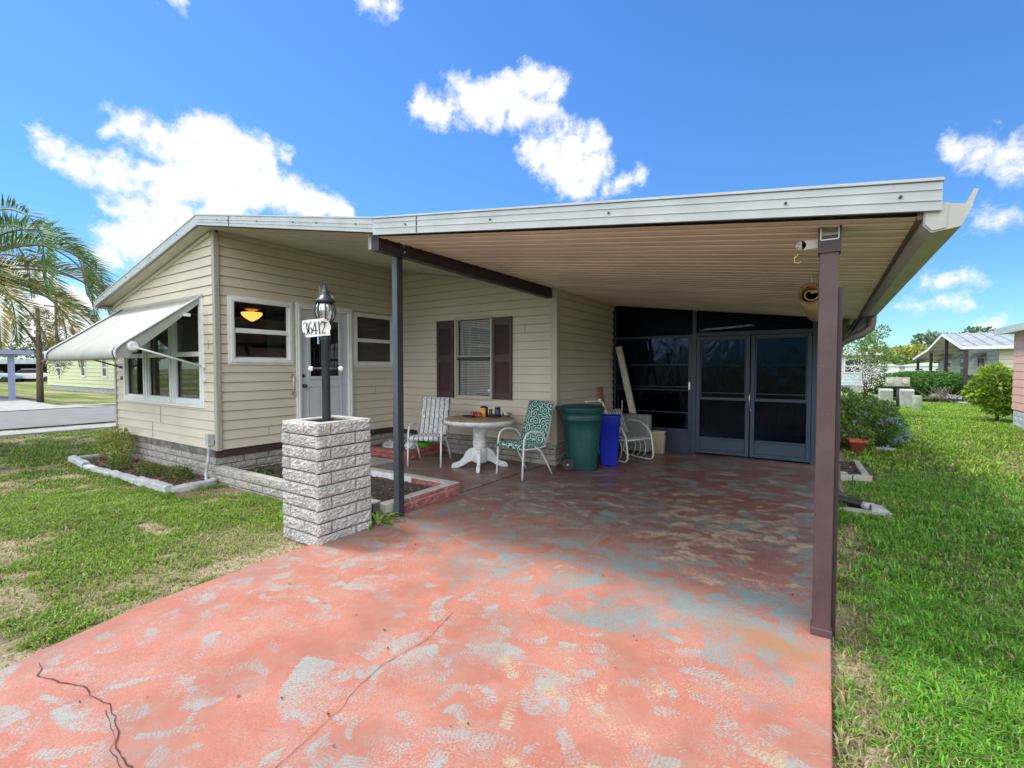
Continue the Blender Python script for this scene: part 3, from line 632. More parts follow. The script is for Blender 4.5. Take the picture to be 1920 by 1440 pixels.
def f_():
    t = m_paint.node_tree; b = t.nodes['Principled BSDF']; tc = N(t, 'ShaderNodeTexCoord'); OB = tc.outputs['Object']
    A = lambda nm: N(t, 'ShaderNodeAttribute', attribute_name=nm).outputs['Fac']
    wm, st, te, be, di, ru, ba = [A(k) for k in ('wm', 'st', 'te', 'be', 'di', 'ru', 'ba')]
    nf = N(t, 'ShaderNodeTexNoise', ins={'Vector': OB, 'Scale': 120., 'Detail': 5., 'Roughness': .8}).outputs[0]
    nm = N(t, 'ShaderNodeTexNoise', ins={'Vector': OB, 'Scale': 28., 'Detail': 4., 'Roughness': .6}).outputs[0]
    nl = N(t, 'ShaderNodeTexNoise', ins={'Vector': OB, 'Scale': 3.2, 'Detail': 5., 'Roughness': .6}).outputs[0]
    wave = M_(t, 'SINE', M_(t, 'MULTIPLY_ADD', st, 330., M_(t, 'MULTIPLY', nm, 14.)))
    th = M_(t, 'ADD', M_(t, 'MULTIPLY', M_(t, 'SUBTRACT', nf, .5), 2.3), M_(t, 'MULTIPLY', wave, .13))
    th = M_(t, 'ADD', th, M_(t, 'MULTIPLY', M_(t, 'SUBTRACT', nm, .5), .8))
    mk = N(t, 'ShaderNodeMapRange', ins={0: M_(t, 'ADD', wm, th), 1: .36, 2: .78}).outputs[0]
    mk = M_(t, 'MULTIPLY', mk, N(t, 'ShaderNodeMapRange', ins={0: wm, 1: .04, 2: .25}).outputs[0])
    nh = N(t, 'ShaderNodeTexNoise', ins={'Vector': OB, 'Scale': 5.5, 'Detail': 7., 'Roughness': .68, 'Distortion': .9}).outputs[0]
    haze_ = M_(t, 'MULTIPLY', N(t, 'ShaderNodeMapRange', ins={0: nh, 1: .46, 2: .68}).outputs[0], N(t, 'ShaderNodeMapRange', ins={0: nf, 1: .36, 2: .60}).outputs[0])
    mk = M_(t, 'MAXIMUM', M_(t, 'MULTIPLY', mk, .93), M_(t, 'MULTIPLY', haze_, .5))
    mix = lambda f, a, c: N(t, 'ShaderNodeMixRGB', ins={0: f, 1: a, 2: c}).outputs[0]
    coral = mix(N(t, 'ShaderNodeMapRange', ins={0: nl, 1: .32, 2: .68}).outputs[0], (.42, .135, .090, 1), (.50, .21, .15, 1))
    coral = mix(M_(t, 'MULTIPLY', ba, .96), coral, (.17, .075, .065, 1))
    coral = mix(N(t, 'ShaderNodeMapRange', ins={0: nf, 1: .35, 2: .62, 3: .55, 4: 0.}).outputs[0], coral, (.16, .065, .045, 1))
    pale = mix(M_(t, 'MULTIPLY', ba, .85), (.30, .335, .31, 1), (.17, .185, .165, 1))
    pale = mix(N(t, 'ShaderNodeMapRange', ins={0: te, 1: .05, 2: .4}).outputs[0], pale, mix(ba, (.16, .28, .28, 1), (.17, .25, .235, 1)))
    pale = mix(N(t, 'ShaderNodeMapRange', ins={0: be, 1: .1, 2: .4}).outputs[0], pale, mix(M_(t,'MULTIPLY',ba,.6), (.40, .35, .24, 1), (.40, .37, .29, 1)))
    pale = mix(N(t, 'ShaderNodeMapRange', ins={0: N(t, 'ShaderNodeTexNoise', ins={'Vector': OB, 'Scale': 210., 'Detail': 3., 'Roughness': .7}).outputs[0], 1: .36, 2: .52, 3: .6, 4: 0.}).outputs[0], pale, (.12, .10, .09, 1))
    c = mix(mk, coral, pale)
    dm = M_(t, 'MULTIPLY', di, N(t, 'ShaderNodeMapRange', ins={0: nf, 1: .45, 2: .62}).outputs[0])
    c = mix(M_(t, 'MULTIPLY', dm, .62), c, (.11, .07, .05, 1))
    c = mix(M_(t, 'MULTIPLY', ru, N(t, 'ShaderNodeMapRange', ins={0: nf, 1: .35, 2: .6}).outputs[0]), c, (.30, .13, .03, 1))
    t.links.new(c, b.inputs['Base Color'])
    rg = N(t, 'ShaderNodeMapRange', ins={0: M_(t, 'ADD', ba, M_(t, 'MULTIPLY', M_(t, 'SUBTRACT', nl, .5), .9)), 1: .2, 2: 1.1, 3: .75, 4: .34}).outputs[0]
    t.links.new(rg, b.inputs['Roughness'])
    hb = M_(t, 'ADD', nf, M_(t, 'MULTIPLY', mk, -.4))
    bp = N(t, 'ShaderNodeBump', ins={'Strength': .22, 'Distance': .006, 'Height': hb}); t.links.new(bp.outputs[0], b.inputs['Normal'])
f_()
def slab(name, xs, ys, left=None, label=None):
    X, Y = np.meshgrid(xs, ys); nx, ny = len(xs), len(ys)
    if left is not None:                                   # shear the left edge to follow the lawn
        lf = left(Y); X = lf + (X - xs[0]) / (xs[-1] - xs[0]) * (xs[-1] - lf)
    X = X.ravel(); Y = Y.ravel(); wm, st, te, be, di, ru, ba = paint_fields(X, Y)
    Z = .003 * (fbm(X, Y, 1.1, 61, 2) - .5)
    V = np.stack([X, Y, Z], 1); i = (np.arange(ny - 1)[:, None] * nx + np.arange(nx - 1)[None]).ravel(); F = [np.stack([i, i + 1, i + nx + 1, i + nx], 1)]
    e = [np.arange(nx), np.arange(ny) * nx + nx - 1, (ny - 1) * nx + np.arange(nx)[::-1], np.arange(ny)[::-1] * nx]
    extra = dict(wm=wm, st=st, te=te, be=be, di=di, ru=ru, ba=ba); VV = [V]; base = len(V)
    ring = np.concatenate([a[:-1] for a in e]); low = V[ring].copy(); low[:, 2] = -.12; VV.append(low); n = len(ring); j = np.arange(n)
    F.append(np.stack([ring, base + j, base + (j + 1) % n, ring[(j + 1) % n]], 1))
    extra = {k: np.concatenate([v, v[ring] * (0 if k == 'wm' else 1)]) for k, v in extra.items()}
    o = np_mesh(name, np.concatenate(VV), np.concatenate(F), m_paint, extra=extra); tag(o, kind='structure'); return o
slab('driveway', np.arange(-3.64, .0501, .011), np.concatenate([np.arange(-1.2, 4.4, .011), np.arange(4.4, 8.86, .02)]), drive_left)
slab('patio', np.arange(-7.0, -3.655, .02), np.arange(4.42, 6.6, .02))
mb = MB(); mb.box(-7., -3.66, 4.95, 5.25, -.05, .035); tag(mb.build('front_walk', m_conc, bevel=.01), kind='structure') if False else None
def ribbon(name, pts, wd, m, z=.004):
    mb = MB(); pts = [Vector((p[0], p[1], 0)) for p in pts]; L = []
    dense = []
    for a, b in zip(pts[:-1], pts[1:]):
        k = max(1, int((b - a).length / .03))
        for i in range(k): dense.append(a.lerp(b, i / k) + Vector((random.gauss(0, .0035), random.gauss(0, .0035), 0)))
    dense.append(pts[-1])
    for i, p in enumerate(dense):
        d = (dense[min(i + 1, len(dense) - 1)] - dense[max(i - 1, 0)]).normalized(); s = Vector((-d.y, d.x, 0)) * wd * random.uniform(.3, 1); L += [(p.x + s.x, p.y + s.y, z), (p.x - s.x, p.y - s.y, z)]
    mb.add(L, [(2 * i, 2 * i + 1, 2 * i + 3, 2 * i + 2) for i in range(len(dense) - 1)]); return tag(mb.build(name, m), kind='structure')
m_crack = mat('crack_dark', (.10, .035, .03), .95, .2)
m_crack2 = mat('joint_dark', (.045, .022, .02), .95, .2)
CR = [(-3.324, .661), (-3.235, .658), (-3.188, .625), (-3.023, .677), (-2.903, .724), (-2.787, .722), (-2.641, .747), (-2.528, .732), (-2.404, .707), (-2.347, .677), (-2.216, .67), (-2.149, .67), (-1.9, .62)]
ribbon('driveway_crack', CR, .0036, m_crack); ribbon('driveway_crack', [(x + .028, y - .024) for x, y in CR[6:]], .002, m_crack)
ribbon('driveway_crack', [(-1.882, 2.202), (-1.817, 1.9), (-1.849, 1.624), (-1.803, 1.392), (-1.756, 1.299), (-1.723, 1.122), (-1.695, .97), (-1.66, .8)], .0018, m_crack)
ribbon('slab_joint', [(-3.64, 4.5), (-3.63, 5.5), (-3.62, 6.45)], .008, m_crack2); ribbon('slab_joint', [(-2.6, 6.2), (-1.4, 6.2), (0, 6.18)], .005, mat('joint_pale', (.35, .3, .27), .9))

nl_ = 90; lx_ = rng.uniform(-3.5, 0, nl_); ly_ = rng.uniform(.6, 8.2, nl_); D_ = rand_dir(nl_); D_[:, 2] *= .1; D_ /= np.linalg.norm(D_, axis=1, keepdims=True)
V_, F_ = leaves_np(np.stack([lx_, ly_, np.full(nl_, .006)], 1), D_, rand_dir(nl_) * .2 + [0, 0, 1], rng.uniform(.008, .03, nl_), rng.uniform(.002, .008, nl_), .15)
tag(np_mesh('leaf_litter', V_, F_, m_chip, col=(np.array([[.10, .065, .035]]) * rng.uniform(.3, 1.6, (nl_, 1))).repeat(5, 0)), 'scattered specks of dry leaf on the driveway and carport floor', 'leaf litter', kind='stuff')
# roads on the left
mb = MB(); mb.add([(-24.0, -40, GL + .03), (-17.05, -40, GL + .03), (-17.05, 60, GL + .03), (-24.0, 60, GL + .03)], [(0, 1, 2, 3)]); tag(mb.build('road', m_asph), kind='structure')
mb = MB(); mb.box(-16.3, -15.4, -40, 60, GL - .02, GL + .045); tag(mb.build('sidewalk', m_conc), kind='structure')
mb = MB(); mb.box(-25.7, -25.2, 5.6, 60, GL - .02, GL + .045); tag(mb.build('sidewalk', m_conc), kind='structure')
mb = MB(); mb.add([(-24.0, -6, GL + .05), (-24.0, 6.9, GL + .05), (-26.0, 5.95, GL + .05), (-37.5, 6.3, GL + .05), (-37.5, -6, GL + .05)], [(0, 1, 2, 3, 4)]); tag(mb.build('neighbour_driveway', m_conc), kind='structure')
mb = MB(); mb.box(-3, 2.9, 33.5, 34.3, GL - .02, GL + .05); tag(mb.build('path', m_conc), kind='structure')
mb = MB(); mb.box(4.9, 9., 28., 43., GL - .02, GL + .05); tag(mb.build('neighbour_pad', m_conc), kind='structure')

# ================================================================== THE MANUFACTURED HOME
def pbox(mb, P, u0, u1, z0, z1, o0, o1):
    v = [P(u, z, o) for o in (o0, o1) for z in (z0, z1) for u in (u0, u1)]
    mb.add(v, [(0, 1, 3, 2), (4, 6, 7, 5), (0, 4, 5, 1), (2, 3, 7, 6), (0, 2, 6, 4), (1, 5, 7, 3)]); return mb
PF = lambda u, z, o=0: (u, 3.19 - o, z)          # gable face
PD = lambda u, z, o=0: (-6.9 + o, u, z)          # entrance wall
PW = lambda u, z, o=0: (u, 6.45 - o, z)          # shuttered window wall
PS = lambda u, z, o=0: (-3.45 + o, u, z)         # wall beside the carport
home = thing('manufactured_home', 'beige lap sided manufactured home with low gable roof and striped awning window', 'house', (-6.9, 3.19, -.1))
ZB = .385
fz = lambda x: 3.34 + (x + 6.85) * .2105          # underside of left roof slope
GH = [(-10.04, -9.165, .965, 2.47), (-9.14, -8.2, .965, 2.47), (-8.175, -7.24, .965, 2.47)]
DH = [(3.35, 4.31, 1.555, 2.50), (4.337, 5.41, .0, 2.525), (5.43, 6.38, 1.52, 2.475)]
WH = [(-5.43, -4.635, .975, 2.36)]
mb = MB(); siding(mb, PF, -10.42, -6.92, ZB, (fz(-10.42), fz(-6.92)), [(-10.04, -7.24, .965, 2.47)])
mb.build('gable_wall', m_siding, home)
for (u, z, k) in ((-8.64, .782, 1), (-8.64, .65, 1), (-8.95, .518, 1), (-8.95, .40, 1), (-7.05, 1.75, 0)): MB().bar((u, 3.172, z), (u + .002, 3.172, z + .125), .004, .003).build('lap_seam', m_mortar, home)
for (y, z) in ((3.9, .52), (5.9, 1.05)): MB().bar((-6.884, y, z), (-6.884, y, z + .12), .003, .003).build('lap_seam', m_mortar, home)
for (x, z) in ((-5.1, .61), (-4.0, 2.06)): MB().bar((x, 6.434, z), (x, 6.434, z + .12), .003, .003).build('lap_seam', m_mortar, home)
mb = MB(); siding(mb, PD, 3.21, 6.45, ZB, (3.40, 3.40), [(3.35, 4.31, 1.555, 2.50), (4.337, 5.41, .3, 2.525), (5.43, 6.38, 1.52, 2.475)])
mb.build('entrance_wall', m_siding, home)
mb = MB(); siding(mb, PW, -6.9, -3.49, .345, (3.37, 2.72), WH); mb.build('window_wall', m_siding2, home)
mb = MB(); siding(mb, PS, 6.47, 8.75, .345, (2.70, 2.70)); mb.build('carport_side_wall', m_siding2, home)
mb = MB()
panel(mb, PF, -10.42, -6.92, ZB, (fz(-10.42), fz(-6.92)), [(-10.04, -7.24, .965, 2.47)])
panel(mb, PD, 3.25, 6.4, .2, (3.40, 3.40), [(3.35, 4.31, 1.555, 2.50), (4.337, 5.41, .2, 2.525), (5.43, 6.38, 1.52, 2.475)])
panel(mb, PW, -6.9, -3.5, ZB, (3.36, 2.72), WH); panel(mb, PS, 6.51, 8.8, .1, (2.7, 2.7), [])
mb.box(-10.44, -10.40, 3.2, 14, .3, 2.55); mb.box(-10.4, -6.96, 9.0, 9.05, .3, 3.3); mb.box(-10.4, -3.5, 13.96, 14.0, .1, 3.0)
mb.box(-10.4, -3.5, 3.2, 14, .30, .34) if False else mb.box(-10.4, -6.95, 3.25, 14, .30, .34)
mb.box(-6.95, -3.5, 6.51, 14, .30, .34); mb.box(-10.4, -6.96, 3.26, 14, 2.66, 2.70); mb.box(-6.96, -3.52, 6.52, 14, 2.56, 2.6)
mb.build('interior_lining', m_int, home)
mb = MB(); mb.prism_x([(3.17, -.12), (3.21, -.12), (3.21, .3), (3.17, .3)], 0, 0) if False else None
# outer left wall with siding (seen from a step aside) and rear
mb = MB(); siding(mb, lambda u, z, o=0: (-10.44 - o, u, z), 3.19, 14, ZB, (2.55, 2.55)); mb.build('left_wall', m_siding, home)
# corner trims
MB().box(-6.925, -6.855, 3.165, 3.235, ZB - .01, 3.36).build('corner_trim', m_trimg, home, bevel=.006); MB().box(-10.47, -10.41, 3.16, 3.21, ZB - .01, 2.6).build('corner_trim', m_trimg, home, bevel=.006)
mb = MB(); mb.prism_z([(-3.53, 6.425), (-3.425, 6.425), (-3.425, 6.505), (-3.430, 6.55), (-3.475, 6.55), (-3.53, 6.505)], .33, 2.70); mb.build('corner_trim', m_trim, home, bevel=.006)
mb = MB()   # soffit mouldings where siding meets ceilings
mb.bar((-6.87, 3.2, 3.335), (-6.87, 6.43, 3.335), .03, .05); mb.bar((-6.85, 6.42, 3.31), (-3.5, 6.42, 2.70), .03, .045)
mb.bar((-10.40, 3.165, fz(-10.40) - .02), (-6.93, 3.165, fz(-6.93) - .02), .03, .045); mb.bar((-3.42, 6.5, 2.675), (-3.42, 8.74, 2.675), .03, .04)
mb.build('soffit_moulding', m_trim, home)
# base band and block skirting
mb = MB(); mb.box(-10.36, -6.95, 3.175, 3.23, .285, ZB - .004); mb.build('base_band', m_bandw, home)
mb = MB(); mb.box(-6.95, -6.905, 3.175, 6.4, .285, ZB - .004); mb.box(-6.9, -5.75, 6.44, 6.5, .27, .34); mb.build('base_band', m_band, home)
mb = MB(); blockwall(mb, lambda u, z, o=0: (u, 3.205 - o, z), -10.34, -6.965, -.13, 4, .104, .36, .012, 3, .013, .004, (8, 3))
blockwall(mb, lambda u, z, o=0: (-6.955 + o, u, z), 3.215, 6.4, -.02, 3, .10, .36, .012, 4, .013, .004, (8, 3))
blockwall(mb, lambda u, z, o=0: (u, 6.475 - o, z), -6.8, -3.45, -.01, 4, .088, .36, .012, 5, .012, .004, (8, 3))
blockwall(mb, lambda u, z, o=0: (-3.47 + o, u, z), 6.48, 8.7, -.01, 4, .088, .36, .012, 6, .008, .004, (8, 3))
mb.build('block_skirting', m_blockg, home)
mb = MB(); mb.box(-10.33, -6.97, 3.215, 3.25, -.14, .29); mb.box(-7.0, -6.965, 3.25, 6.4, -.1, .29); mb.box(-6.9, -3.475, 6.485, 6.52, -.05, .34); mb.box(-3.51, -3.48, 6.52, 8.7, -.05, .34)
mb.build('skirting_mortar', m_mortar, home)
# gable roof and porch ceiling
roof = None
mb = MB(); mb.prism_y([(-10.65, 2.64), (-6.85, 3.455), (-3.47, 2.83), (-3.47, 2.76), (-6.85, 3.375), (-10.65, 2.565)], 2.985, 14.3)
roof = mb.build('roof', m_roof, home)
mb = MB(); mb.prism_y([(-10.67, 2.655), (-6.85, 3.475), (-3.47, 2.855), (-3.47, 2.735), (-6.85, 3.355), (-10.67, 2.565)], 2.962, 2.983)
mb.prism_y([(-10.67, 2.672), (-6.85, 3.492), (-3.47, 2.872), (-3.47, 2.858), (-6.85, 3.478), (-10.67, 2.658)], 2.955, 3.03)
mb.bar((-6.82, 2.958, 3.425), (-3.48, 2.958, 2.812), .004, .006); mb.bar((-6.82, 2.958, 3.39), (-3.48, 2.958, 2.775), .004, .004)
mb.build('fascia', m_fascia, roof)
mb = MB(); mb.box(-10.70, -10.62, 2.97, 14.3, 2.545, 2.65); mb.build('gutter', m_fascia, roof, bevel=.01)
mb = MB()
for x in (-10.2, -9.2, -8.3, -7.4, -6.3, -6.05, -5.4, -4.7, -4.3, -3.7):
    z = 3.475 - abs(x + 6.85) * (.2147 if x < -6.85 else .1834) - .05
    MB().tube([(x, 2.962, z), (x, 2.95, z)], .007, 8).build('screw', m_black, roof)
MB().bar((-6.02, 2.957, 3.32), (-6.02, 2.957, 3.205), .006, .006).build('fascia_seam', m_black, roof)
# porch ceiling: corrugated pans running down the slope
def ribbed(mb, xa, za, xb, zb, y0, y1, pitch=.152, dep=.026):
    y = y0
    while y < y1 - .01:
        e = min(y + pitch, y1); prof = [(y, 0), (y + .100, 0), (y + .108, dep), (y + .128, dep), (y + .136, 0)]
        prof = [(min(a, e), b) for a, b in prof] + [(e, 0)]
        mb.add([(xa, a, za + b) for a, b in prof] + [(xb, a, zb + b) for a, b in prof], [(i, i + 1, i + 7, i + 6) for i in range(5)]); y = e
    return mb
mb = MB(); ribbed(mb, -6.85, 3.345, -3.5, 2.735, 3.0, 6.45); mb.build('porch_ceiling', m_trim, home)
mb = MB(); mb.add([(-10.6, 3.0, 2.56), (-6.87, 3.0, 3.352), (-6.87, 3.19, 3.352), (-10.6, 3.19, 2.56)], [(0, 1, 2, 3)]); mb.add([(-10.63, 3.0, 2.552), (-10.63, 14, 2.552), (-10.44, 14, 2.56), (-10.44, 3.0, 2.56)], [(0, 1, 2, 3)])
mb.build('soffit', m_trim, home)

def window(P, u0, u1, z0, z1, rail, name='window', fr=.045, m=m_white, cas=.03, screen=True, mull=None):
    mb = MB(); o0, o1 = .0, .038
    pbox(mb, P, u0, u0 + fr, z0, z1, -.03, o1); pbox(mb, P, u1 - fr, u1, z0, z1, -.03, o1)
    pbox(mb, P, u0 + fr, u1 - fr, z1 - fr, z1, -.03, o1); pbox(mb, P, u0 + fr, u1 - fr, z0, z0 + fr, -.03, o1 + .006)
    if cas:
        c = cas; pbox(mb, P, u0 - c, u0 - .001, z0 - c, z1 + c, .002, .024); pbox(mb, P, u1 + .001, u1 + c, z0 - c, z1 + c, .002, .024)
        pbox(mb, P, u0, u1, z1 + .001, z1 + c, .002, .024); pbox(mb, P, u0, u1, z0 - c, z0 - .001, .002, .026)
    w = mb.build(name, m, home, bevel=.003)
    a, b = u0 + fr, u1 - fr
    mb = MB(); pbox(mb, P, a, b, rail - .022, rail + .022, -.02, .018); s = .022
    for (q0, q1, oo) in ((rail + .022, z1 - fr, .0), (z0 + fr, rail - .022, .008)):
        pbox(mb, P, a, a + s, q0, q1, -.02, oo + .004); pbox(mb, P, b - s, b, q0, q1, -.02, oo + .004)
        pbox(mb, P, a + s, b - s, q0, q0 + s, -.02, oo + .004)
    mb.build('sash', m, w)
    mb = MB(); pbox(mb, P, a, b, z0 + fr, z1 - fr, -.026, -.022); mb.build('pane', m_glass if m is m_white else m_glassc, w)
    if screen:
        mb = MB(); t = .014; c = b - s; d = a + s; q0 = z0 + fr + s; q1 = rail - .022
        pbox(mb, P, d, d + t, q0, q1, -.012, -.004); pbox(mb, P, c - t, c, q0, q1, -.012, -.004); pbox(mb, P, d + t, c - t, q0, q0 + t, -.012, -.004)
        mb.build('screen_frame', m_gutter, w)
    return w
for (a, b, c, d) in GH: window(PF, a + .01, b - .01, c + .02, d, 1.69, fr=.05, cas=.0)
mb = MB()
for u in (-9.153, -8.187): pbox(mb, PF, u - .014, u + .014, .955, 2.48, -.03, .028)
pbox(mb, PF, -10.075, -10.035, .945, 2.49, .0, .03); pbox(mb, PF, -7.245, -7.205, .945, 2.49, .0, .03); pbox(mb, PF, -10.03, -7.25, .945, .983, .0, .04)
mb.build('window_surround', m_white, home, bevel=.003)
window(PD, 3.375, 4.285, 1.58, 2.475, 2.02, fr=.045); window(PD, 5.455, 6.36, 1.545, 2.45, 1.985, fr=.045)
w2 = window(PW, -5.43, -4.635, .975, 2.36, 1.665, fr=.03, cas=.018, screen=False, m=m_trim)
mb = MB(); z = 1.02
while z < 2.30:
    pbox(mb, PW, -5.36, -4.70, z, z + .019, -.045, -.034); z += .029
mb.build('blind', m_blind, w2)
mb = MB(); pbox(mb, PW, -5.39, -4.67, 1.64, 1.69, -.02, .02); mb.build('meeting_rail', m_slate, w2)
mb = MB(); pbox(mb, PW, -4.75, -4.70, 1.10, 1.15, -.02, -.017); mb.build('sticker', m_white, w2)
# shutters
for (a, b) in ((-5.845, -5.452), (-4.615, -4.235)):
    mb = MB(); z0, z1 = .985, 2.335; e = .05
    pbox(mb, PW, a, a + e, z0, z1, .016, .042); pbox(mb, PW, b - e, b, z0, z1, .016, .042)
    for q0, q1 in ((z0, z0 + .1), (1.60, 1.70), (z1 - .12, z1)): pbox(mb, PW, a + e, b - e, q0, q1, .016, .040)
    pbox(mb, PW, a + e, b - e, z0 + .1, 1.60, .014, .022); pbox(mb, PW, a + e, b - e, 1.70, z1 - .12, .014, .022)
    z = z0 + .115
    while z < z1 - .14:
        if not 1.585 < z < 1.705:
            mb.add([PW(a + e, z, .034), PW(b - e, z, .034), PW(b - e, z + .024, .022), PW(a + e, z + .024, .022)], [(0, 1, 2, 3)])
        z += .03
    mb.build('shutter', m_shut, home)
# front door
mb = MB()
pbox(mb, PD, 4.345, 4.43, .36, 2.52, -.04, .045); pbox(mb, PD, 5.315, 5.40, .36, 2.52, -.04, .045); pbox(mb, PD, 4.431, 5.314, 2.43, 2.52, -.04, .045)
pbox(mb, PD, 4.375, 4.40, .36, 2.50, .045, .058); pbox(mb, PD, 5.345, 5.37, .36, 2.50, .045, .058); pbox(mb, PD, 4.40, 5.345, 2.46, 2.49, .045, .058)
mb.build('door_casing', m_white, home, bevel=.004)
mb = MB(); G0, G1, H0, H1 = 4.60, 5.14, 1.37, 2.27
pbox(mb, PD, 4.432, G0, .38, 2.428, -.02, .0); pbox(mb, PD, G1, 5.312, .38, 2.428, -.02, .0); pbox(mb, PD, G0, G1, H1, 2.428, -.02, .0); pbox(mb, PD, G0, G1, .38, H0, -.02, .0)
for (a, b, c, d) in ((4.55, 4.82, .55, 1.22), (4.92, 5.19, .55, 1.22)):
    t = .022
    for q in ((a, b, c, c + t), (a, b, d - t, d), (a, a + t, c + t, d - t), (b - t, b, c + t, d - t)): pbox(mb, PD, *q, .0, .010)
    pbox(mb, PD, a + .05, b - .05, c + .05, d - .05, .0, .007)
t = .045
for q in ((G0 - t, G1 + t, H0 - t, H0), (G0 - t, G1 + t, H1, H1 + t), (G0 - t, G0, H0, H1), (G1, G1 + t, H0, H1)): pbox(mb, PD, *q, .0, .016)
door = mb.build('front_door', m_door, home, bevel=.003)
mb = MB(); pbox(mb, PD, G0, G1, H0, H1, -.014, -.008); mb.build('pane', m_glass, door)
mb = MB()
for u in (4.68, 4.78, 4.96, 5.06): pbox(mb, PD, u - .004, u + .004, H0, H1, -.007, -.002)
for z in (1.5, 1.82, 2.14): pbox(mb, PD, G0, G1, z - .004, z + .004, -.007, -.002)
mb.build('leaded_bars', m_blackm, door)
mb = MB(); mb.lathe([(.0, 0), (.03, 0), (.03, .01), (.012, .02), (.012, .04), (.028, .05), (.028, .07), (0, .08)], (0, 0, 0), 16)
mb.v = [(-6.9 + z, 4.475 + x, 1.22 + y) for x, y, z in mb.v]; mb.build('door_knob', m_blackm, door); mb = MB()
m2 = MB(); m2.lathe([(.0, 0), (.028, 0), (.028, .012), (.016, .02), (0, .024)], (0, 0, 0), 16); mb.add([(-6.9 + z, 4.475 + x, 1.38 + y) for x, y, z in m2.v], m2.f, True)
mb.build('deadbolt', m_blackm, door)
# entry handle on the siding, porch light, hose bracket
t = tag(MB().tube([(-6.885, 4.27, 1.38), (-6.84, 4.27, 1.385), (-6.825, 4.27, 1.35), (-6.825, 4.27, 1.14), (-6.84, 4.27, 1.11), (-6.885, 4.27, 1.115)], .011, 8).tube([(-6.89, 4.27, 1.38), (-6.86, 4.27, 1.38)], .028, 12).tube([(-6.89, 4.27, 1.115), (-6.86, 4.27, 1.115)], .028, 12).build('grab_handle', m_steel), 'dark metal grab handle on the siding left of the pale blue door', 'handle')
pl = thing('porch_light', 'small wall light on the siding just above the pale blue front door, behind the lantern', 'wall light', (-6.89, 4.86, 2.6))
MB().box(-6.885, -6.86, 4.76, 4.90, 2.62, 2.83).build('back_plate', m_white, pl, bevel=.01)
MB().lathe([(.0, 0), (.02, .0), (.045, .05), (.05, .10), (.03, .12), (0, .13)], (-6.80, 4.96, 2.60), 14).build('lamp_shade', m_lampg, pl)
MB().tube([(-6.86, 4.86, 2.72), (-6.82, 4.92, 2.76), (-6.80, 4.96, 2.73)], .008, 6).build('arm', m_brass, pl)
# conduit box
cb = thing('conduit_box', 'grey electrical box and bent conduit at the corner of the beige siding', 'electrical box', (-6.98, 3.1, -.1))
MB().box(-7.03, -6.95, 3.09, 3.17, .45, .60).build('box', m_curb, cb, bevel=.006)
MB().tube([(-6.99, 3.13, .46), (-6.99, 3.12, .40), (-6.99, 3.11, .25), (-6.985, 3.09, .17), (-6.95, 3.06, .08), (-6.90, 3.04, .0), (-6.885, 3.03, -.08)], .019, 10).build('conduit', m_curb, cb)
# living room seen through the windows
cl = thing('ceiling_light', 'lit amber glass ceiling light seen through the left porch window', 'ceiling light', (-8.1, 4.75, 2.3))
MB().lathe([(.0, .0), (.02, .0), (.10, .05), (.15, .10), (.16, .14), (.0, .14)], (-7.9, 4.22, 2.27), 20).build('lamp_shade', emit_mat('amber_glow', (.95, .50, .10), 1.6), cl)
MB().lathe([(.03, .14), (.05, .17), (.12, .19), (.12, .22), (.02, .24), (.02, .40)], (-7.9, 4.22, 2.27), 16).build('fixture', m_brass, cl)
for (x, y, x2, y2, nm) in ((-7.25, 4.1, -7.25, 4.34, 'c'), (-10.2, 3.5, -10.2, 4.4, 'c'), (-7.3, 3.42, -7.1, 3.42, 'd')):
    mb = MB(); n = 14; vs = []
    for i in range(n + 1):
        f = i / n; px = x + (x2 - x) * f; py = y + (y2 - y) * f; wv = .02 * math.sin(i * 2.6); dx, dy = (y2 - y), -(x2 - x); L = math.hypot(dx, dy)
        vs += [(px + dx / L * wv, py + dy / L * wv, 1.2), (px + dx / L * wv, py + dy / L * wv, 2.5)]
    mb.add(vs, [(2 * i, 2 * i + 2, 2 * i + 3, 2 * i + 1) for i in range(n)], True)
    mb.build('curtain', m_curt, home)
MB().box(-10.0, -8.4, 8.4, 8.9, .34, 2.2).build('cupboard', m_int2, home); MB().box(-10.35, -10.30, 5.0, 6.6, 1.2, 2.2).build('picture', m_curt, home)

# window awning -----------------------------------------------------
aw = thing('window_awning', 'large white aluminium awning propped over the three gable windows', 'awning', (-8.65, 2.7, 1.6))
prof = [(3.175, 2.484), (2.9, 2.27), (2.6, 2.035), (2.36, 1.85), (2.275, 1.784), (2.228, 1.735), (2.205, 1.69), (2.208, 1.645), (2.228, 1.606)]
n = 180; xs = np.linspace(-10.05, -7.27, n)
V = []
for (y, z) in prof:
    for i, x in enumerate(xs): V.append((x, y - .005 * math.sin(i * 2 * math.pi / 6) * .8, z + .006 * math.sin(i * 2 * math.pi / 6)))
m = len(prof); F = [(j * n + i, j * n + i + 1, (j + 1) * n + i + 1, (j + 1) * n + i) for j in range(m - 1) for i in range(n - 1)]
MB().add(V, F, True).build('canopy', m_awn, aw, solid=.006)
low = [(2.309, 1.634), (2.469, 1.767), (2.80, 2.06), (3.176, 2.42)]
for x in (-7.262, -10.058):
    mb = MB(); pr_ = prof[:]; poly = [(y - .01, z + .012) for y, z in pr_] + low
    mb.prism_x(poly, x - .008, x + .008); mb.build('end_panel', m_awn, aw)
for x in (-7.24, -10.08): MB().tube([(x, y - .012, z + .016) for y, z in prof], .013, 6).build('edge_strip', m_white, aw)
for x in (-7.305, -10.015): MB().tube([(x, y - .012, z + .014) for y, z in prof], .008, 6).build('edge_seal', m_slate, aw)
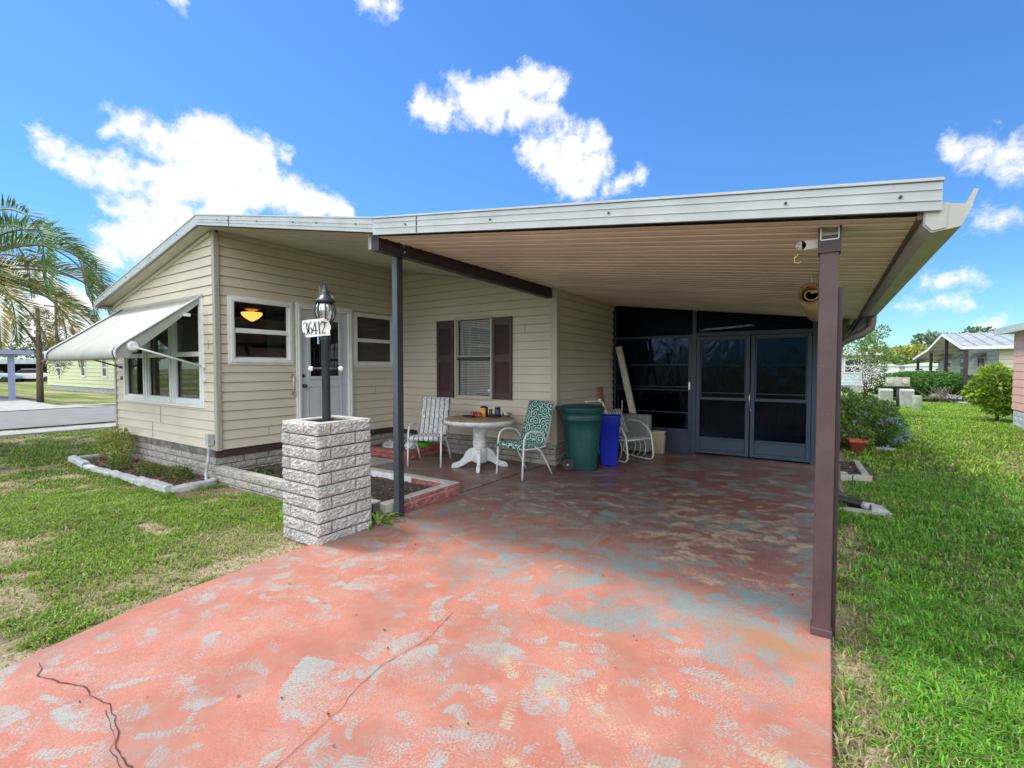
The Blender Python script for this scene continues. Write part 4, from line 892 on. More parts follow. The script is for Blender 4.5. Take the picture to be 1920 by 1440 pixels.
for (xa, xb) in ((-7.23, -7.165), (-10.09, -10.13)):
    mb = MB(); mb.tube([(xa, 2.38, 1.77), (xb, 3.16, 1.515)], .012, 8); mb.tube([(xb, 3.13, 1.525), (xb, 3.185, 1.505)], .022, 8); mb.tube([(xb, 3.16, 1.30), (xb, 3.16, 1.36)], .018, 8)
    mb.build('support_arm', m_rod if xa > -8 else m_dspout, aw)
mb = MB(); mb.tube([(-7.252, 2.385, 1.775), (-7.222, 2.385, 1.775)], [.075, .045], 20); mb.build('pivot_disc', m_white, aw)
MB().box(-7.25, -7.2, 2.95, 3.02, 2.20, 2.24).build('clip', m_white, aw)
mb = MB(); mb.box(-10.1, -7.2, 3.155, 3.185, 2.475, 2.515); mb.build('head_rail', m_awn, aw)

# ================================================================== CARPORT
cpt = thing('carport', 'attached carport with ribbed tan ceiling, white fascia and painted steel posts', 'carport', (-1.7, 5.5, 0))
czf = lambda x: 2.70 - .125 * (x + 3.45)
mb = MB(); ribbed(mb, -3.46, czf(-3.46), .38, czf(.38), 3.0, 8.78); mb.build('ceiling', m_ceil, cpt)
mb = MB(); mb.prism_y([(-3.468, 2.83), (.43, 2.345), (.43, 2.26), (-3.468, 2.742)], 2.985, 14.3); cr = mb.build('roof', m_roof, cpt)
mb = MB(); mb.prism_y([(-3.468, 2.853), (.432, 2.362), (.432, 2.232), (-3.468, 2.712)], 2.962, 2.983)
mb.prism_y([(-3.468, 2.871), (.437, 2.380), (.437, 2.366), (-3.468, 2.857)], 2.952, 3.05)
for dz in (.035, .085): mb.bar((-3.45, 2.959, 2.853 - dz), (.43, 2.959, 2.363 - dz), .005, .005)
mb.build('fascia', m_fascia, cr)
mb = MB()
for x in (-3.05, -2.15, -1.2, -.2, .28):
    z = 2.853 - .1259 * (x + 3.468) - .062; MB().tube([(x, 2.962, z), (x, 2.95, z)], .007, 8).build('screw', m_black, cr)
MB().bar((-2.92, 2.957, 2.785), (-2.92, 2.957, 2.65), .005, .005).build('fascia_seam', m_black, cr)
mb = MB()   # box gutter
gp = [(.37, 2.285), (.37, 2.175), (.40, 2.14), (.505, 2.155), (.545, 2.25), (.535, 2.25), (.498, 2.168), (.405, 2.152), (.382, 2.18), (.382, 2.285)]
mb.prism_y(gp, 3.0, 7.6); mb.prism_y([(.37, 2.285), (.37, 2.175), (.40, 2.14), (.505, 2.155), (.545, 2.25)], 2.992, 3.0); gut = mb.build('gutter', m_gutter, cpt)
MB().prism_y([(.376, 2.28), (.376, 2.18), (.402, 2.148), (.45, 2.155), (.46, 2.27)], 2.984, 2.991).build('end_cap', m_gutter, gut)
mb = MB(); mb.add([(.508, 3.0, 2.235), (.536, 3.0, 2.235), (.562, 3.0, 2.315), (.546, 3.0, 2.32), (.508, 3.02, 2.235), (.536, 3.02, 2.235), (.564, 3.02, 2.31), (.548, 3.02, 2.315)], [(0, 1, 2, 3), (4, 7, 6, 5), (0, 4, 5, 1), (3, 2, 6, 7), (0, 3, 7, 4), (1, 5, 6, 2)])
mb.build('bent_flap', m_gutter, gut)
mb = MB(); mb.prism_y([(.365, 2.24), (.365, 2.14), (.40, 2.11), (.50, 2.12), (.53, 2.24)], 7.6, 14.2); mb.bar((.362, 3.0, 2.235), (.362, 14., 2.235), .025, .05); mb.build('rear_gutter', m_dspout, cpt)
mb = MB(); mb.tube([(.45, 7.45, 2.17), (.45, 7.45, 2.08), (.44, 7.45, 2.00), (.36, 7.42, 1.93), (.22, 7.40, 1.87), (.13, 7.40, 1.80), (.11, 7.40, 1.68), (.11, 7.40, .3), (.13, 7.2, .1), (.16, 6.7, .03)], [.055, .055, .05, .048, .045, .045, .045, .045, .045, .045], 12)
mb.build('downspout', m_dspout, cpt)
mb = MB(); mb.bar((.385, 3.03, 2.155), (.385, 8.7, 2.155), .01, .06) if False else None
# post at the right
mb = MB(); mb.box(-.046, .044, 3.14, 3.225, .03, 2.225); rp = mb.build('post', m_mauve, cpt, bevel=.005)
tag(rp, 'brownish mauve painted square post at the front right')
mb = MB(); mb.box(-.053, .051, 3.132, 3.233, -.005, .045); mb.build('post_base', m_mauve, rp, bevel=.006)
mb = MB(); mb.box(-.054, -.046, 3.13, 3.23, 2.13, 2.268); mb.box(.044, .052, 3.13, 3.23, 2.13, 2.268); mb.box(-.052, .050, 3.128, 3.14, 2.13, 2.195); mb.build('bracket', m_brown, rp)
mb = MB(); mb.box(-.044, .042, 3.15, 3.22, 2.226, 2.232); mb.bar((-.04, 3.13, 2.198), (.04, 3.13, 2.198), .006, .006); mb.bar((-.041, 3.13, 2.2), (-.041, 3.13, 2.26), .006, .006); mb.bar((.041, 3.13, 2.2), (.041, 3.13, 2.26), .006, .006); mb.build('cut_edge', m_rod, rp)
mb = MB(); mb.box(.046, .066, 3.19, 3.29, -.04, 1.94); mb.build('edge_channel', m_brown, rp)
# post at the left and its beam
mb = MB(); mb.box(-3.635, -3.565, 3.345, 3.42, -.04, 2.64)
lp = mb.build('post', m_slate, cpt, bevel=.006); tag(lp, 'dark slate square post at the left, by the planter')
mb = MB(); mb.box(-3.634, -3.566, 3.338, 3.344, -.03, 2.60); mb.build('post_face', mat('slate_post_front', (.085, .10, .12), .4, .1), lp)
mb = MB(); mb.prism_x([(3.06, 2.735), (3.06, 2.60), (3.40, 2.60), (6.42, 2.56), (6.42, 2.715)], -3.60, -3.505); bm_ = mb.build('beam', m_brown, cpt, bevel=.004); tag(bm_, 'dark brown beam from the left post to the siding')
mb = MB(); mb.box(-3.64, -3.601, 3.055, 3.12, 2.62, 2.735); mb.build('bracket', m_slatel, bm_)
MB().tube([(-3.503, 3.375, 2.70), (-3.497, 3.375, 2.70)], .012, 8).build('bolt', m_steel, bm_); MB().tube([(-3.503, 3.385, 2.645), (-3.497, 3.385, 2.645)], .012, 8).build('bolt', m_steel, bm_)
mb = MB(); mb.box(-3.504, -3.501, 3.31, 3.335, 2.60, 2.73); mb.build('seam', m_slate, bm_)
# hook hanging from the ceiling by the post
hk = thing('ceiling_bracket', 'small white perforated bracket and hook beside the top of the right post', 'bracket', (-.12, 3.2, 2.2))
mb = MB(); mb.lathe([(.0, 0), (.026, 0), (.026, .004), (.0, .004)], (0, 0, 0), 16); mb.v = [(-.135 + x, 3.16 + z, 2.19 + y) for x, y, z in mb.v]; mb.box(-.13, -.05, 3.16, 3.166, 2.165, 2.215); mb.build('plate', m_trim, hk)
mb = MB(); mb.tube([(-.145, 3.16, 2.155), (-.15, 3.16, 2.135), (-.165, 3.16, 2.125), (-.165, 3.16, 2.10), (-.145, 3.16, 2.09), (-.128, 3.16, 2.105)], .005, 6); mb.build('hook', m_brass, hk)
mb = MB()
for (a, b) in ((-.145, 2.20), (-.12, 2.205), (-.15, 2.18), (-.125, 2.175)): mb.tube([(a, 3.161, b), (a, 3.158, b)], .004, 6)
mb.build('holes', m_black, hk)
# rolled bamboo shade
rs_ = thing('hanging_blind', 'rolled tan outdoor shade hanging under the carport ceiling by the right post', 'roll-up shade', (-.12, 5, 2.1))
mb = MB(); pts = []
mb.tube([(-.115, 4.25, 2.06), (-.115, 5.0, 2.055), (-.115, 5.95, 2.06)], .068, 18, cap=False); mb.build('roll', mat('shade_tan', (.42, .30, .17), .8, .15, 12), rs_, solid=.006)
mb = MB(); sp_ = [(-.115 + (.012 + .0042 * k) * math.cos(k * .55), 4.27, 2.06 + (.012 + .0042 * k) * math.sin(k * .55)) for k in range(13)]
mb.tube(sp_, .006, 6); mb.tube([(-.115, 4.27, 2.075), (-.06, 4.26, 2.078)], .012, 8); mb.build('inner_wraps', mat('shade_tan2', (.46, .34, .2), .8), rs_)
MB().tube([(-.115, 4.24, 2.06), (-.115, 4.255, 2.06)], .074, 18, cap=False).build('end_ring', m_wood, rs_, solid=.008)
for y in (4.6, 5.6): MB().tube([(-.115, y, 2.12), (-.115, y, 2.28)], .004, 6).build('cord', m_white, rs_)

# ================================================================== SCREEN ROOM
sr = thing('screen_room', 'navy framed screen and vinyl enclosure with double doors at the carport end', 'screen room', (-1.7, 8.75, 0))
PE = lambda u, z, o=0: (u, 8.75 - o, z)
TOP = lambda u: czf(u) - .0
mb = MB()
pbox(mb, PE, -3.42, -3.38, 0, 2.68, -.03, .01); pbox(mb, PE, -1.975, -1.905, 0, 2.49, -.03, .03); pbox(mb, PE, -.19, -.13, 0, 2.27, -.03, .03); pbox(mb, PE, -.13, .36, 0, .07, -.03, .0) if False else None
pbox(mb, PE, -3.38, -1.975, 2.045, 2.085, -.03, .015); pbox(mb, PE, -1.905, -.19, 2.05, 2.115, -.03, .03)
for z in (1.55, 1.155, 1.10, .70): pbox(mb, PE, -3.38, -1.975, z, z + .018, -.02, .005)
pbox(mb, PE, -2.04, -1.976, .39, 2.045, -.03, .004)
pbox(mb, PE, -3.38, -2.04, .385, .42, -.03, .01)
mb.build('frame', m_navy, sr, bevel=.003)
mb = MB(); pbox(mb, PE, -3.38, -1.976, .0, .384, -.02, -.005); pbox(mb, PE, -3.38, -1.97, .384, .386, -.02, -.004)
mb.build('kick_panel', m_navyd, sr)
mb = MB(); pbox(mb, PE, -3.38, -2.04, .42, 2.045, -.014, -.012); mb.build('vinyl_panel', m_scr, sr)
mb = MB(); mb.add([PE(-3.38, 2.085, -.012), PE(-1.975, 2.085, -.012), PE(-1.975, TOP(-1.975), -.012), PE(-3.38, TOP(-3.38), -.012)], [(0, 1, 2, 3)]); mb.add([PE(-1.905, 2.115, -.012), PE(-.19, 2.115, -.012), PE(-.19, TOP(-.19), -.012), PE(-1.905, TOP(-1.905), -.012)], [(0, 1, 2, 3)])
mb.build('screen_transom', m_scr2, sr)
for (a, b, hs) in ((-1.90, -1.06, 1), (-1.045, -.195, 0)):
    mb = MB(); s = .062
    pbox(mb, PE, a, a + s, .03, 2.045, -.01, .035); pbox(mb, PE, b - s, b, .03, 2.045, -.01, .035)
    pbox(mb, PE, a + s, b - s, 1.975, 2.045, -.01, .033); pbox(mb, PE, a + s, b - s, .955, 1.005, -.01, .033); pbox(mb, PE, a + s, b - s, .03, .09, -.01, .033)
    pbox(mb, PE, a + s, b - s, .09, .285, -.006, .018); pbox(mb, PE, a + s, b - s, .285, .315, -.01, .033)
    pbox(mb, PE, a + s, a + s + .02, 1.005, 1.975, .0, .012); pbox(mb, PE, b - s - .02, b - s, 1.005, 1.975, .0, .012); pbox(mb, PE, a + s + .02, b - s - .02, 1.07, 1.085, .0, .012); pbox(mb, PE, a + s + .02, b - s - .02, 1.54, 1.548, -.004, .004)
    d = mb.build('door', m_navy, sr, bevel=.004)
    mb = MB(); pbox(mb, PE, a + s, b - s, 1.005, 1.975, -.006, -.004); pbox(mb, PE, a + s, b - s, .315, .955, -.006, -.004); mb.build('vinyl_pane', m_scr, d)
    # sagging clear film folds behind the lower screens
    mb = MB(); n = 26; vs = []
    for j in range(9):
        for i in range(n + 1):
            f = i / n; g_ = j / 8; u = a + s + (b - a - 2 * s) * f; vs.append(PE(u, .93 - .5 * g_ - .03 * math.sin(f * math.pi * 2) ** 2 * (1 - g_), -.05 - .02 * math.sin(f * 23 + math.sin(g_ * 3)) * (1 - .3 * g_)))
    mb.add(vs, [(j * (n + 1) + i, j * (n + 1) + i + 1, (j + 1) * (n + 1) + i + 1, (j + 1) * (n + 1) + i) for j in range(8) for i in range(n)], True)
    mb.build('film', mat('film_plum', (.16, .11, .13), .35, .4, 5), d)
    if hs:
        mb = MB(); mb.tube([(b + .01, 8.71, .84), (b + .01, 8.675, .86), (b + .005, 8.665, .98), (b + .01, 8.675, 1.09), (b + .01, 8.71, 1.11)], .009, 8); mb.tube([(b + .01, 8.70, .84), (b + .03, 8.69, .79)], .008, 6); mb.build('handle', m_steel, d)
mb = MB(); pbox(mb, PE, -2.03, -2.0, 1.12, 1.25, .004, .03); mb.build('latch', m_steel, sr)
# room behind the screens
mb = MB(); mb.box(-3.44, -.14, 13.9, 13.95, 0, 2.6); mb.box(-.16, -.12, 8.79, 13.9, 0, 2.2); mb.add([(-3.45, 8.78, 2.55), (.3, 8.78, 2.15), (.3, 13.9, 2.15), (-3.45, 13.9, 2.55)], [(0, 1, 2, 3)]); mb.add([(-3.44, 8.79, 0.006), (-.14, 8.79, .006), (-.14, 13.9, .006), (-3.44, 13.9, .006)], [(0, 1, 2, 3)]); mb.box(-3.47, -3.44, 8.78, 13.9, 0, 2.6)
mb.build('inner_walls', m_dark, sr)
mb = MB()
for i, x in enumerate((-3.235, -3.17, -3.06)): mb.box(x, x + (.035, .06, .045)[i], 8.86, 8.88, 1.56, 2.0, Matrix.Rotation(0, 4, 'Y'))
tag(mb.build('louvre_slats', m_blind), 'three short white vertical slats behind the left screen panel', 'blind')
tag(MB().box(-2.72, -2.36, 9.0, 9.03, 1.58, 2.02).build('pink_cloth', mat('dusty_rose', (.22, .08, .085), .9)), 'dusty rose cloth hanging behind the left screen, right of the white slats', 'cloth')
mb = MB(); mb.tube([(-1.86, 8.73, 2.14), (-1.75, 8.71, 2.165), (-1.4, 8.70, 2.18), (-1.06, 8.71, 2.205), (-1.0, 8.73, 2.195)], [.01, .028, .032, .03, .008], 10, flat=.6)
tag(mb.build('rolled_plastic', mat('clear_plastic', (.30, .36, .42), .25, .3, 20)), 'crumpled roll of clear plastic on top of the left screen door', 'plastic sheet')
lt = thing('table_lamp', 'shadowy table with boxes stored inside the screen room', 'table', (-1.2, 11, 0)); lt['category'] = 'table'; lt.name = 'storage_table'
MB().box(-1.9, -.3, 10.8, 11.5, .72, .76).build('table_top', m_int, lt)
for x, y in ((-1.85, 10.85), (-.35, 10.85), (-1.85, 11.45), (-.35, 11.45)): MB().box(x - .025, x + .025, y - .025, y + .025, 0, .72).build('leg', m_int, lt)
mb = MB(); mb.box(-.9, -.45, 8.95, 8.96, 1.55, 1.585); mb.box(-.9, -.45, 8.95, 8.96, 1.50, 1.53)
tag(mb.build('shelf_edge', m_blind), 'bright double strip of a shelf edge behind the right screen door', 'shelf')

# ================================================================== PILLAR, LAMP POST, HOUSE NUMBER
pil = thing('block_pillar', 'split face white block pillar at the edge of the coral driveway', 'pillar', (-3.84, 2.73, -.05))
mb = MB(); X0, X1, Y0, Y1 = -4.09, -3.59, 2.46, 3.0; Hc = .1075
kw = dict(dep=.022, joint=.011, jit=.0055, cells=(18, 7))
for k in range(10):
    z = -.04 + k * Hc; e = k % 2
    for (P, a, b, ft) in ((lambda u, z, o=0: (u, Y0 - o, z), X0 - .015, X1 + .015, .33 if e else .12), (lambda u, z, o=0: (X1 + o, u, z), Y0 - .02, Y1 + .015, .14 if e else .40),
                      (lambda u, z, o=0: (u, Y1 + o, z), X0, X1, .2), (lambda u, z, o=0: (X0 - o, u, z), Y0, Y1, .3)):
        c = a + ft
        blockwall(mb, P, a, c, z, 1, Hc, c - a, seed=k * 7 + 1, **kw); blockwall(mb, P, c, b, z, 1, Hc, b - c, seed=k * 7 + 2, **kw)
mb.build('blocks', m_block, pil)
mb = MB(); t = .085; zt = -.04 + 10 * Hc - .02
for q in ((X0, X1, Y0, Y0 + t), (X0, X1, Y1 - t, Y1), (X0, X0 + t, Y0 + t, Y1 - t), (X1 - t, X1, Y0 + t, Y1 - t)): mb.box(*q, -.045, zt)
mb.build('core', m_mortar, pil)
mb = MB(); g_ = .012
for q in ((X0 - g_, X1 + g_, Y0 - g_, Y0 + t), (X0 - g_, X1 + g_, Y1 - t, Y1 + g_), (X0 - g_, X0 + t, Y0 + t, Y1 - t), (X1 - t, X1 + g_, Y0 + t, Y1 - t)): mb.box(*q, zt + .001, zt + .014)
mb.build('coping', m_cap, pil)
mb = MB(); mb.box(X0 + .002, X1 - .002, Y0 + .002, Y1 - .002, -.05, -.041); mb.build('footing', m_mortar, pil)
mb = MB(); mb.box(X0 + t, X1 - t, Y0 + t, Y1 - t, .90, .955); mb.build('gravel_fill', m_soil, pil)
lx, ly = -3.84, 2.72
lpst = thing('lamp_post', 'black lamp post with ribbed glass lantern rising from the block pillar', 'lamp post', (lx, ly, .95))
mb = MB(); mb.lathe([(.040, .94), (.038, 1.0), (.037, 1.74), (.045, 1.75), (.045, 1.79), (.036, 1.80), (.036, 1.86)], (lx, ly, 0), 20); mb.build('pole', m_blackm, lpst)
rdir = Vector((math.cos(R(33.4)), math.sin(R(33.4)), 0)); fdir = Vector((-math.sin(R(33.4)), math.cos(R(33.4)), 0)); LC = Vector((lx, ly, 0))
mb = MB(); mb.tube([LC - rdir * .125 + Vector((0, 0, 1.495)), LC + rdir * .125 + Vector((0, 0, 1.495))], .011, 8); mb.build('ladder_bar', m_blackm, lpst)
for s in (-1, 1):
    c = LC + rdir * .137 * s; mb = MB(); mb.lathe([(.0, -.024), (.014, -.02), (.023, -.008), (.023, .008), (.014, .02), (0, .024)], (c.x, c.y, 1.495), 14); mb.build('bar_end_ball', m_white, lpst)
mb = MB(); mb.lathe([(.035, 1.86), (.045, 1.885), (.07, 1.91), (.07, 1.918), (.05, 1.925)], (lx, ly, 0), 20)
mb.lathe([(.070, 2.088), (.072, 2.098), (.096, 2.104), (.094, 2.112), (.068, 2.135), (.048, 2.162), (.032, 2.168), (.035, 2.19), (.028, 2.205), (.017, 2.21), (.022, 2.222), (.012, 2.232), (.016, 2.243), (.008, 2.252), (.006, 2.27), (.012, 2.275), (.0, 2.288)], (lx, ly, 0), 20)
for k in range(8):
    a = k * math.pi / 4 + .2; pr2 = [(.058, 1.92), (.078, 1.96), (.090, 2.01), (.090, 2.05), (.072, 2.092)]
    mb.tube([(lx + r * math.cos(a), ly + r * math.sin(a), z) for r, z in pr2], .0065, 6)
lan = mb.build('lantern', m_blackm, lpst)
mb = MB(); mb.lathe([(.052, 1.922), (.073, 1.96), (.085, 2.01), (.085, 2.05), (.068, 2.088)], (lx, ly, 0), 24, cap=False); mb.build('glass_globe', m_lampg, lan)
mb = MB(); mb.lathe([(.0, 1.93), (.014, 1.94), (.016, 1.98), (.028, 2.01), (.028, 2.04), (.0, 2.07)], (lx, ly, 0), 14); mb.build('bulb', m_white, lan)
mb = MB(); mb.box(lx - .05, lx - .03, ly - .05, ly - .035, 1.72, 1.79); mb.build('switch_clamp', m_steel, lpst)
# number plate
sc_ = LC - fdir * .075 - rdir * .058 + Vector((0, 0, 1.868)); tl = R(4)
su = (rdir * math.cos(tl) + Vector((0, 0, 1)) * math.sin(tl)); sv = (Vector((0, 0, 1)) * math.cos(tl) - rdir * math.sin(tl)); sn = -fdir
sg = thing('house_number_plate', 'small white plate lettered 36412 fixed below the lantern', 'sign', tuple(sc_ - Vector((0, 0, .08))))
def SP(a, b, o=0): 
    bend = max(0, a - .085) * .7; return sc_ + su * a + sv * b + sn * (o - bend)
out = [(-.118, .066), (-.06, .072), (.02, .074), (.090, .078), (.118, .032), (.126, -.005), (.115, -.045), (.117, -.078), (.02, -.082), (-.092, -.086), (-.118, -.035), (-.124, 0)]
mb = MB(); n = len(out); mb.add([SP(a, b) for a, b in out] + [SP(a, b, -.006) for a, b in out] + [SP(.0, 0)], [(i, (i + 1) % n, 2 * n) for i in range(n)] + [(i, i + n, (i + 1) % n + n, (i + 1) % n) for i in range(n)] + [tuple(range(2 * n - 1, n - 1, -1))])
mb.build('plate', m_white, sg)
def stroke2(mb, pts, cx, sx, sy, o=.0025):
    """variable width pen strokes: (x, y, width) control points, smoothed"""
    P_ = [Vector(p) for p in pts]; D = []
    for i in range(len(P_) - 1):
        p0 = P_[max(i - 1, 0)]; p1 = P_[i]; p2 = P_[i + 1]; p3 = P_[min(i + 2, len(P_) - 1)]
        for k in range(6):
            t = k / 6; D.append(.5 * ((2 * p1) + (p2 - p0) * t + (2 * p0 - 5 * p1 + 4 * p2 - p3) * t * t + (3 * p1 - p0 - 3 * p2 + p3) * t ** 3))
    D.append(P_[-1]); vs = []
    for i, p in enumerate(D):
        d = D[min(i + 1, len(D) - 1)] - D[max(i - 1, 0)]; d = Vector((d.x * sx, d.y * sy)); d.normalize(); w_ = max(.0018, p.z * .5 * .036 + .0002); nx_, ny_ = -d.y * w_, d.x * w_
        x, y = cx + p.x * sx, -.006 + p.y * sy; vs += [SP(x + nx_, y + ny_, o), SP(x - nx_, y - ny_, o)]
    mb.add(vs, [(2 * i, 2 * i + 1, 2 * i + 3, 2 * i + 2) for i in range(len(D) - 1)])
G = {'3': [[(-.42, .62, .32), (-.40, .8, .12), (-.1, .97, .10), (.25, .82, .26), (.32, .5, .34), (.1, .12, .12), (-.15, .06, .06)], [(-.15, .06, .06), (.2, .0, .14), (.45, -.35, .36), (.3, -.8, .24), (-.1, -.98, .10), (-.42, -.8, .16), (-.42, -.62, .34)]],
     '6': [[(.36, .72, .28), (.2, .95, .10), (-.15, .75, .22), (-.4, .1, .34), (-.38, -.55, .30), (0, -.97, .10), (.38, -.6, .30), (.36, -.15, .30), (.05, .12, .10), (-.3, -.15, .10)]],
     '4': [[(.12, .97, .20), (-.2, .3, .18), (-.52, -.38, .18)], [(-.6, -.42, .20), (.62, -.42, .20)], [(.16, .97, .26), (.16, 0, .26), (.16, -.97, .26)], [(-.1, -.97, .08), (.42, -.97, .08)]],
     '1': [[(-.28, .72, .08), (.0, .92, .16)], [(.06, .97, .28), (.06, 0, .28), (.06, -.97, .28)], [(-.3, -.97, .08), (.38, -.97, .08)]],
     '2': [[(-.45, .50, .34), (-.40, .82, .16), (0, .97, .14), (.42, .62, .34), (.30, .12, .26), (-.15, -.45, .16), (-.45, -.88, .16)], [(-.45, -.90, .20), (0, -.90, .22), (.50, -.90, .20)]]}
for ch, cx in zip('36412', (-.089, -.049, -.006, .030, .069)):
    mb = MB()
    for k, st in enumerate(G[ch]): stroke2(mb, st, cx, .036, .056, .0025 + .0003 * k)
    mb.build('digit', m_black, sg)
MB().add([SP(.10, .05, .002), SP(.103, .05, .002), SP(.117, -.006, .002), SP(.114, -.006, .002)], [(0, 1, 2, 3)]).add([SP(.095, -.01, .002), SP(.117, -.018, .002), SP(.117, -.021, .002), SP(.095, -.013, .002)], [(0, 1, 2, 3)]).build('split_lines', m_curb, sg)

# ================================================================== PLANTERS, BEDS, EDGING
pw = thing('front_planter_wall', 'low split block planter wall running from house corner to slate post', 'planter', (-5.3, 3.2, -.1))
mb = MB(); blockwall(mb, lambda u, z, o=0: (u, 3.16 - o, z), -6.88, -3.75, -.12, 3, .094, .33, .012, 11, .013, .004, (9, 4)); mb.build('front_blocks', m_blockg, pw)
mb = MB(); mb.box(-6.88, -3.74, 3.165, 3.25, -.14, .150); mb.build('front_core', m_mortar, pw); mb = MB(); mb.box(-6.88, -3.74, 3.152, 3.26, .151, .165); mb.build('front_coping', m_cap, pw)
mb = MB(); blockwall(mb, lambda u, z, o=0: (-3.665 + o, u, z), 3.44, 4.42, .0, 1, .080, .36, .010, 12, .008, .006, (9, 4)); blockwall(mb, lambda u, z, o=0: (-3.662 + o, u, z), 3.44, 4.42, .086, 1, .045, .33, .006, 13, .008, .004, (9, 2))
mb.build('side_blocks', m_blockr, pw)
mb = MB(); mb.box(-3.79, -3.668, 3.27, 4.42, -.05, .128); mb.box(-5.95, -3.792, 4.30, 4.42, -.05, .128); mb.box(-6.90, -5.98, 4.30, 4.42, -.05, .128); mb.build('side_core', m_cap, pw, bevel=.006)
mb = MB(); mb.box(-4.35, -3.80, 4.294, 4.2995, .03, .115); mb.build('painted_face', m_blockr, pw)
mb = MB(); mb.box(-5.9, -4.37, 4.294, 4.2995, .03, .12); mb.build('whitewashed_face', m_whitew, pw)
def soil(name, poly, z, amp=.02, res=.035, chips=400, cc=(.20, .12, .08)):
    xs = [p[0] for p in poly]; ys = [p[1] for p in poly]
    X = np.arange(min(xs), max(xs) + res, res); Y = np.arange(min(ys), max(ys) + res, res); A, B = np.meshgrid(X, Y)
    def inside(x, y):
        r = np.zeros(x.shape, bool); n = len(poly)
        for i in range(n):
            x1, y1 = poly[i]; x2, y2 = poly[(i + 1) % n]
            c = ((y1 > y) != (y2 > y)) & (x < (x2 - x1) * (y - y1) / (y2 - y1 + 1e-12) + x1); r ^= c
        return r
    nx, ny = len(X), len(Y); Zg = z + amp * 2 * (fbm(A.ravel(), B.ravel(), 7, 71, 4) - .5) + rng.normal(size=A.size) * amp * .18
    i = (np.arange(ny - 1)[:, None] * nx + np.arange(nx - 1)[None]).ravel(); cxy = inside(A.ravel()[i] + res / 2, B.ravel()[i] + res / 2); i = i[cxy]
    o = np_mesh(name, np.stack([A.ravel(), B.ravel(), Zg], 1), np.stack([i, i + 1, i + nx + 1, i + nx], 1), m_soil); tag(o, kind='structure')
    px = rng.uniform(min(xs), max(xs), chips * 2); py = rng.uniform(min(ys), max(ys), chips * 2); k = inside(px, py); px = px[k][:chips]; py = py[k][:chips]; n = len(px)
    if n:
        D = rand_dir(n); D[:, 2] *= .35; D /= np.linalg.norm(D, axis=1, keepdims=True)
        V, F = leaves_np(np.stack([px, py, np.full(n, z + .012)], 1), D, rand_dir(n) + [0, 0, 1.5], rng.uniform(.015, .06, n), rng.uniform(.004, .015, n), .1)
        c = np.array(cc) * (.4 + 1.2 * rng.random((n, 1))) ; c = np.clip(c, .01, 1).repeat(5, 0)
        o2 = np_mesh('mulch', V, F, m_chip, col=c); return o2
    return None
tag(soil('planter_soil', [(-6.9, 3.27), (-3.79, 3.27), (-3.79, 4.29), (-6.9, 4.29)], .055, .02, chips=900, cc=(.16, .12, .09)), 'dark leaf litter on the soil of the front planter', 'mulch', kind='stuff')
tag(soil('bed_soil', [(-10.25, 3.2), (-10.4, 2.68), (-6.9, 2.68), (-6.85, 3.2)], -.025, .02, chips=1200, cc=(.24, .13, .08)), 'reddish bark chips on the bed under the awning', 'mulch', kind='stuff')
mb = MB(); mb.box(-6.9, -5.74, 4.43, 5.36, -.02, .02); tag(mb.build('entry_walk', m_conc, bevel=.006), kind='structure')
cp_ = thing('corner_planter', 'low red painted block planter in the inner corner by the entrance wall', 'planter', (-6.3, 5.9, 0))
mb = MB(); blockwall(mb, lambda u, z, o=0: (u, 5.48 - o, z), -6.88, -5.66, .0, 2, .072, .3, .012, 21, .008, .005, (8, 3)); blockwall(mb, lambda u, z, o=0: (-5.69 + o, u, z), 5.48, 6.42, .0, 2, .072, .3, .012, 22, .008, .005, (8, 3)); mb.build('blocks', m_blockr, cp_)
mb = MB(); mb.box(-6.88, -5.69, 5.485, 5.58, -.01, .145); mb.box(-5.79, -5.695, 5.58, 6.42, -.01, .145); mb.build('core', m_blockr, cp_)
mb = MB(); mb.box(-6.88, -5.80, 5.58, 6.44, .02, .09); mb.build('soil_fill', m_soil, cp_)
def rock(name, c, r, m, seed, label, group=None, sq=.7):
    rs = np.random.default_rng(seed); mb = MB(); prof = [(r * math.sin(t), -r * sq * math.cos(t)) for t in np.linspace(.05, math.pi - .05, 9)]
    mb.lathe(prof, (c[0], c[1], c[2] + r * sq * .75), 12)
    mb.v = [tuple(Vector(v) + Vector(rs.normal(size=3) * r * .09)) for v in mb.v]; o = mb.build(name, m); o.data.polygons.foreach_set('use_smooth', [False] * len(o.data.polygons)); return tag(o, label, 'rock', group)
rock('rock', (-6.35, 5.75, .09), .13, m_curb, 1, 'pale grey rock in the red corner planter, nearest the entrance walk')
rock('rock', (-6.05, 5.95, .09), .11, m_whitew, 2, 'whitish square rock in the middle of the red corner planter')
tag(MB().lathe([(.07, 0), (.09, .02), (.10, .22), (.085, .26), (.085, .2)], (-5.92, 6.12, .09), 14).build('garden_pot', m_black), 'small black pot at the right end of the red corner planter', 'pot')
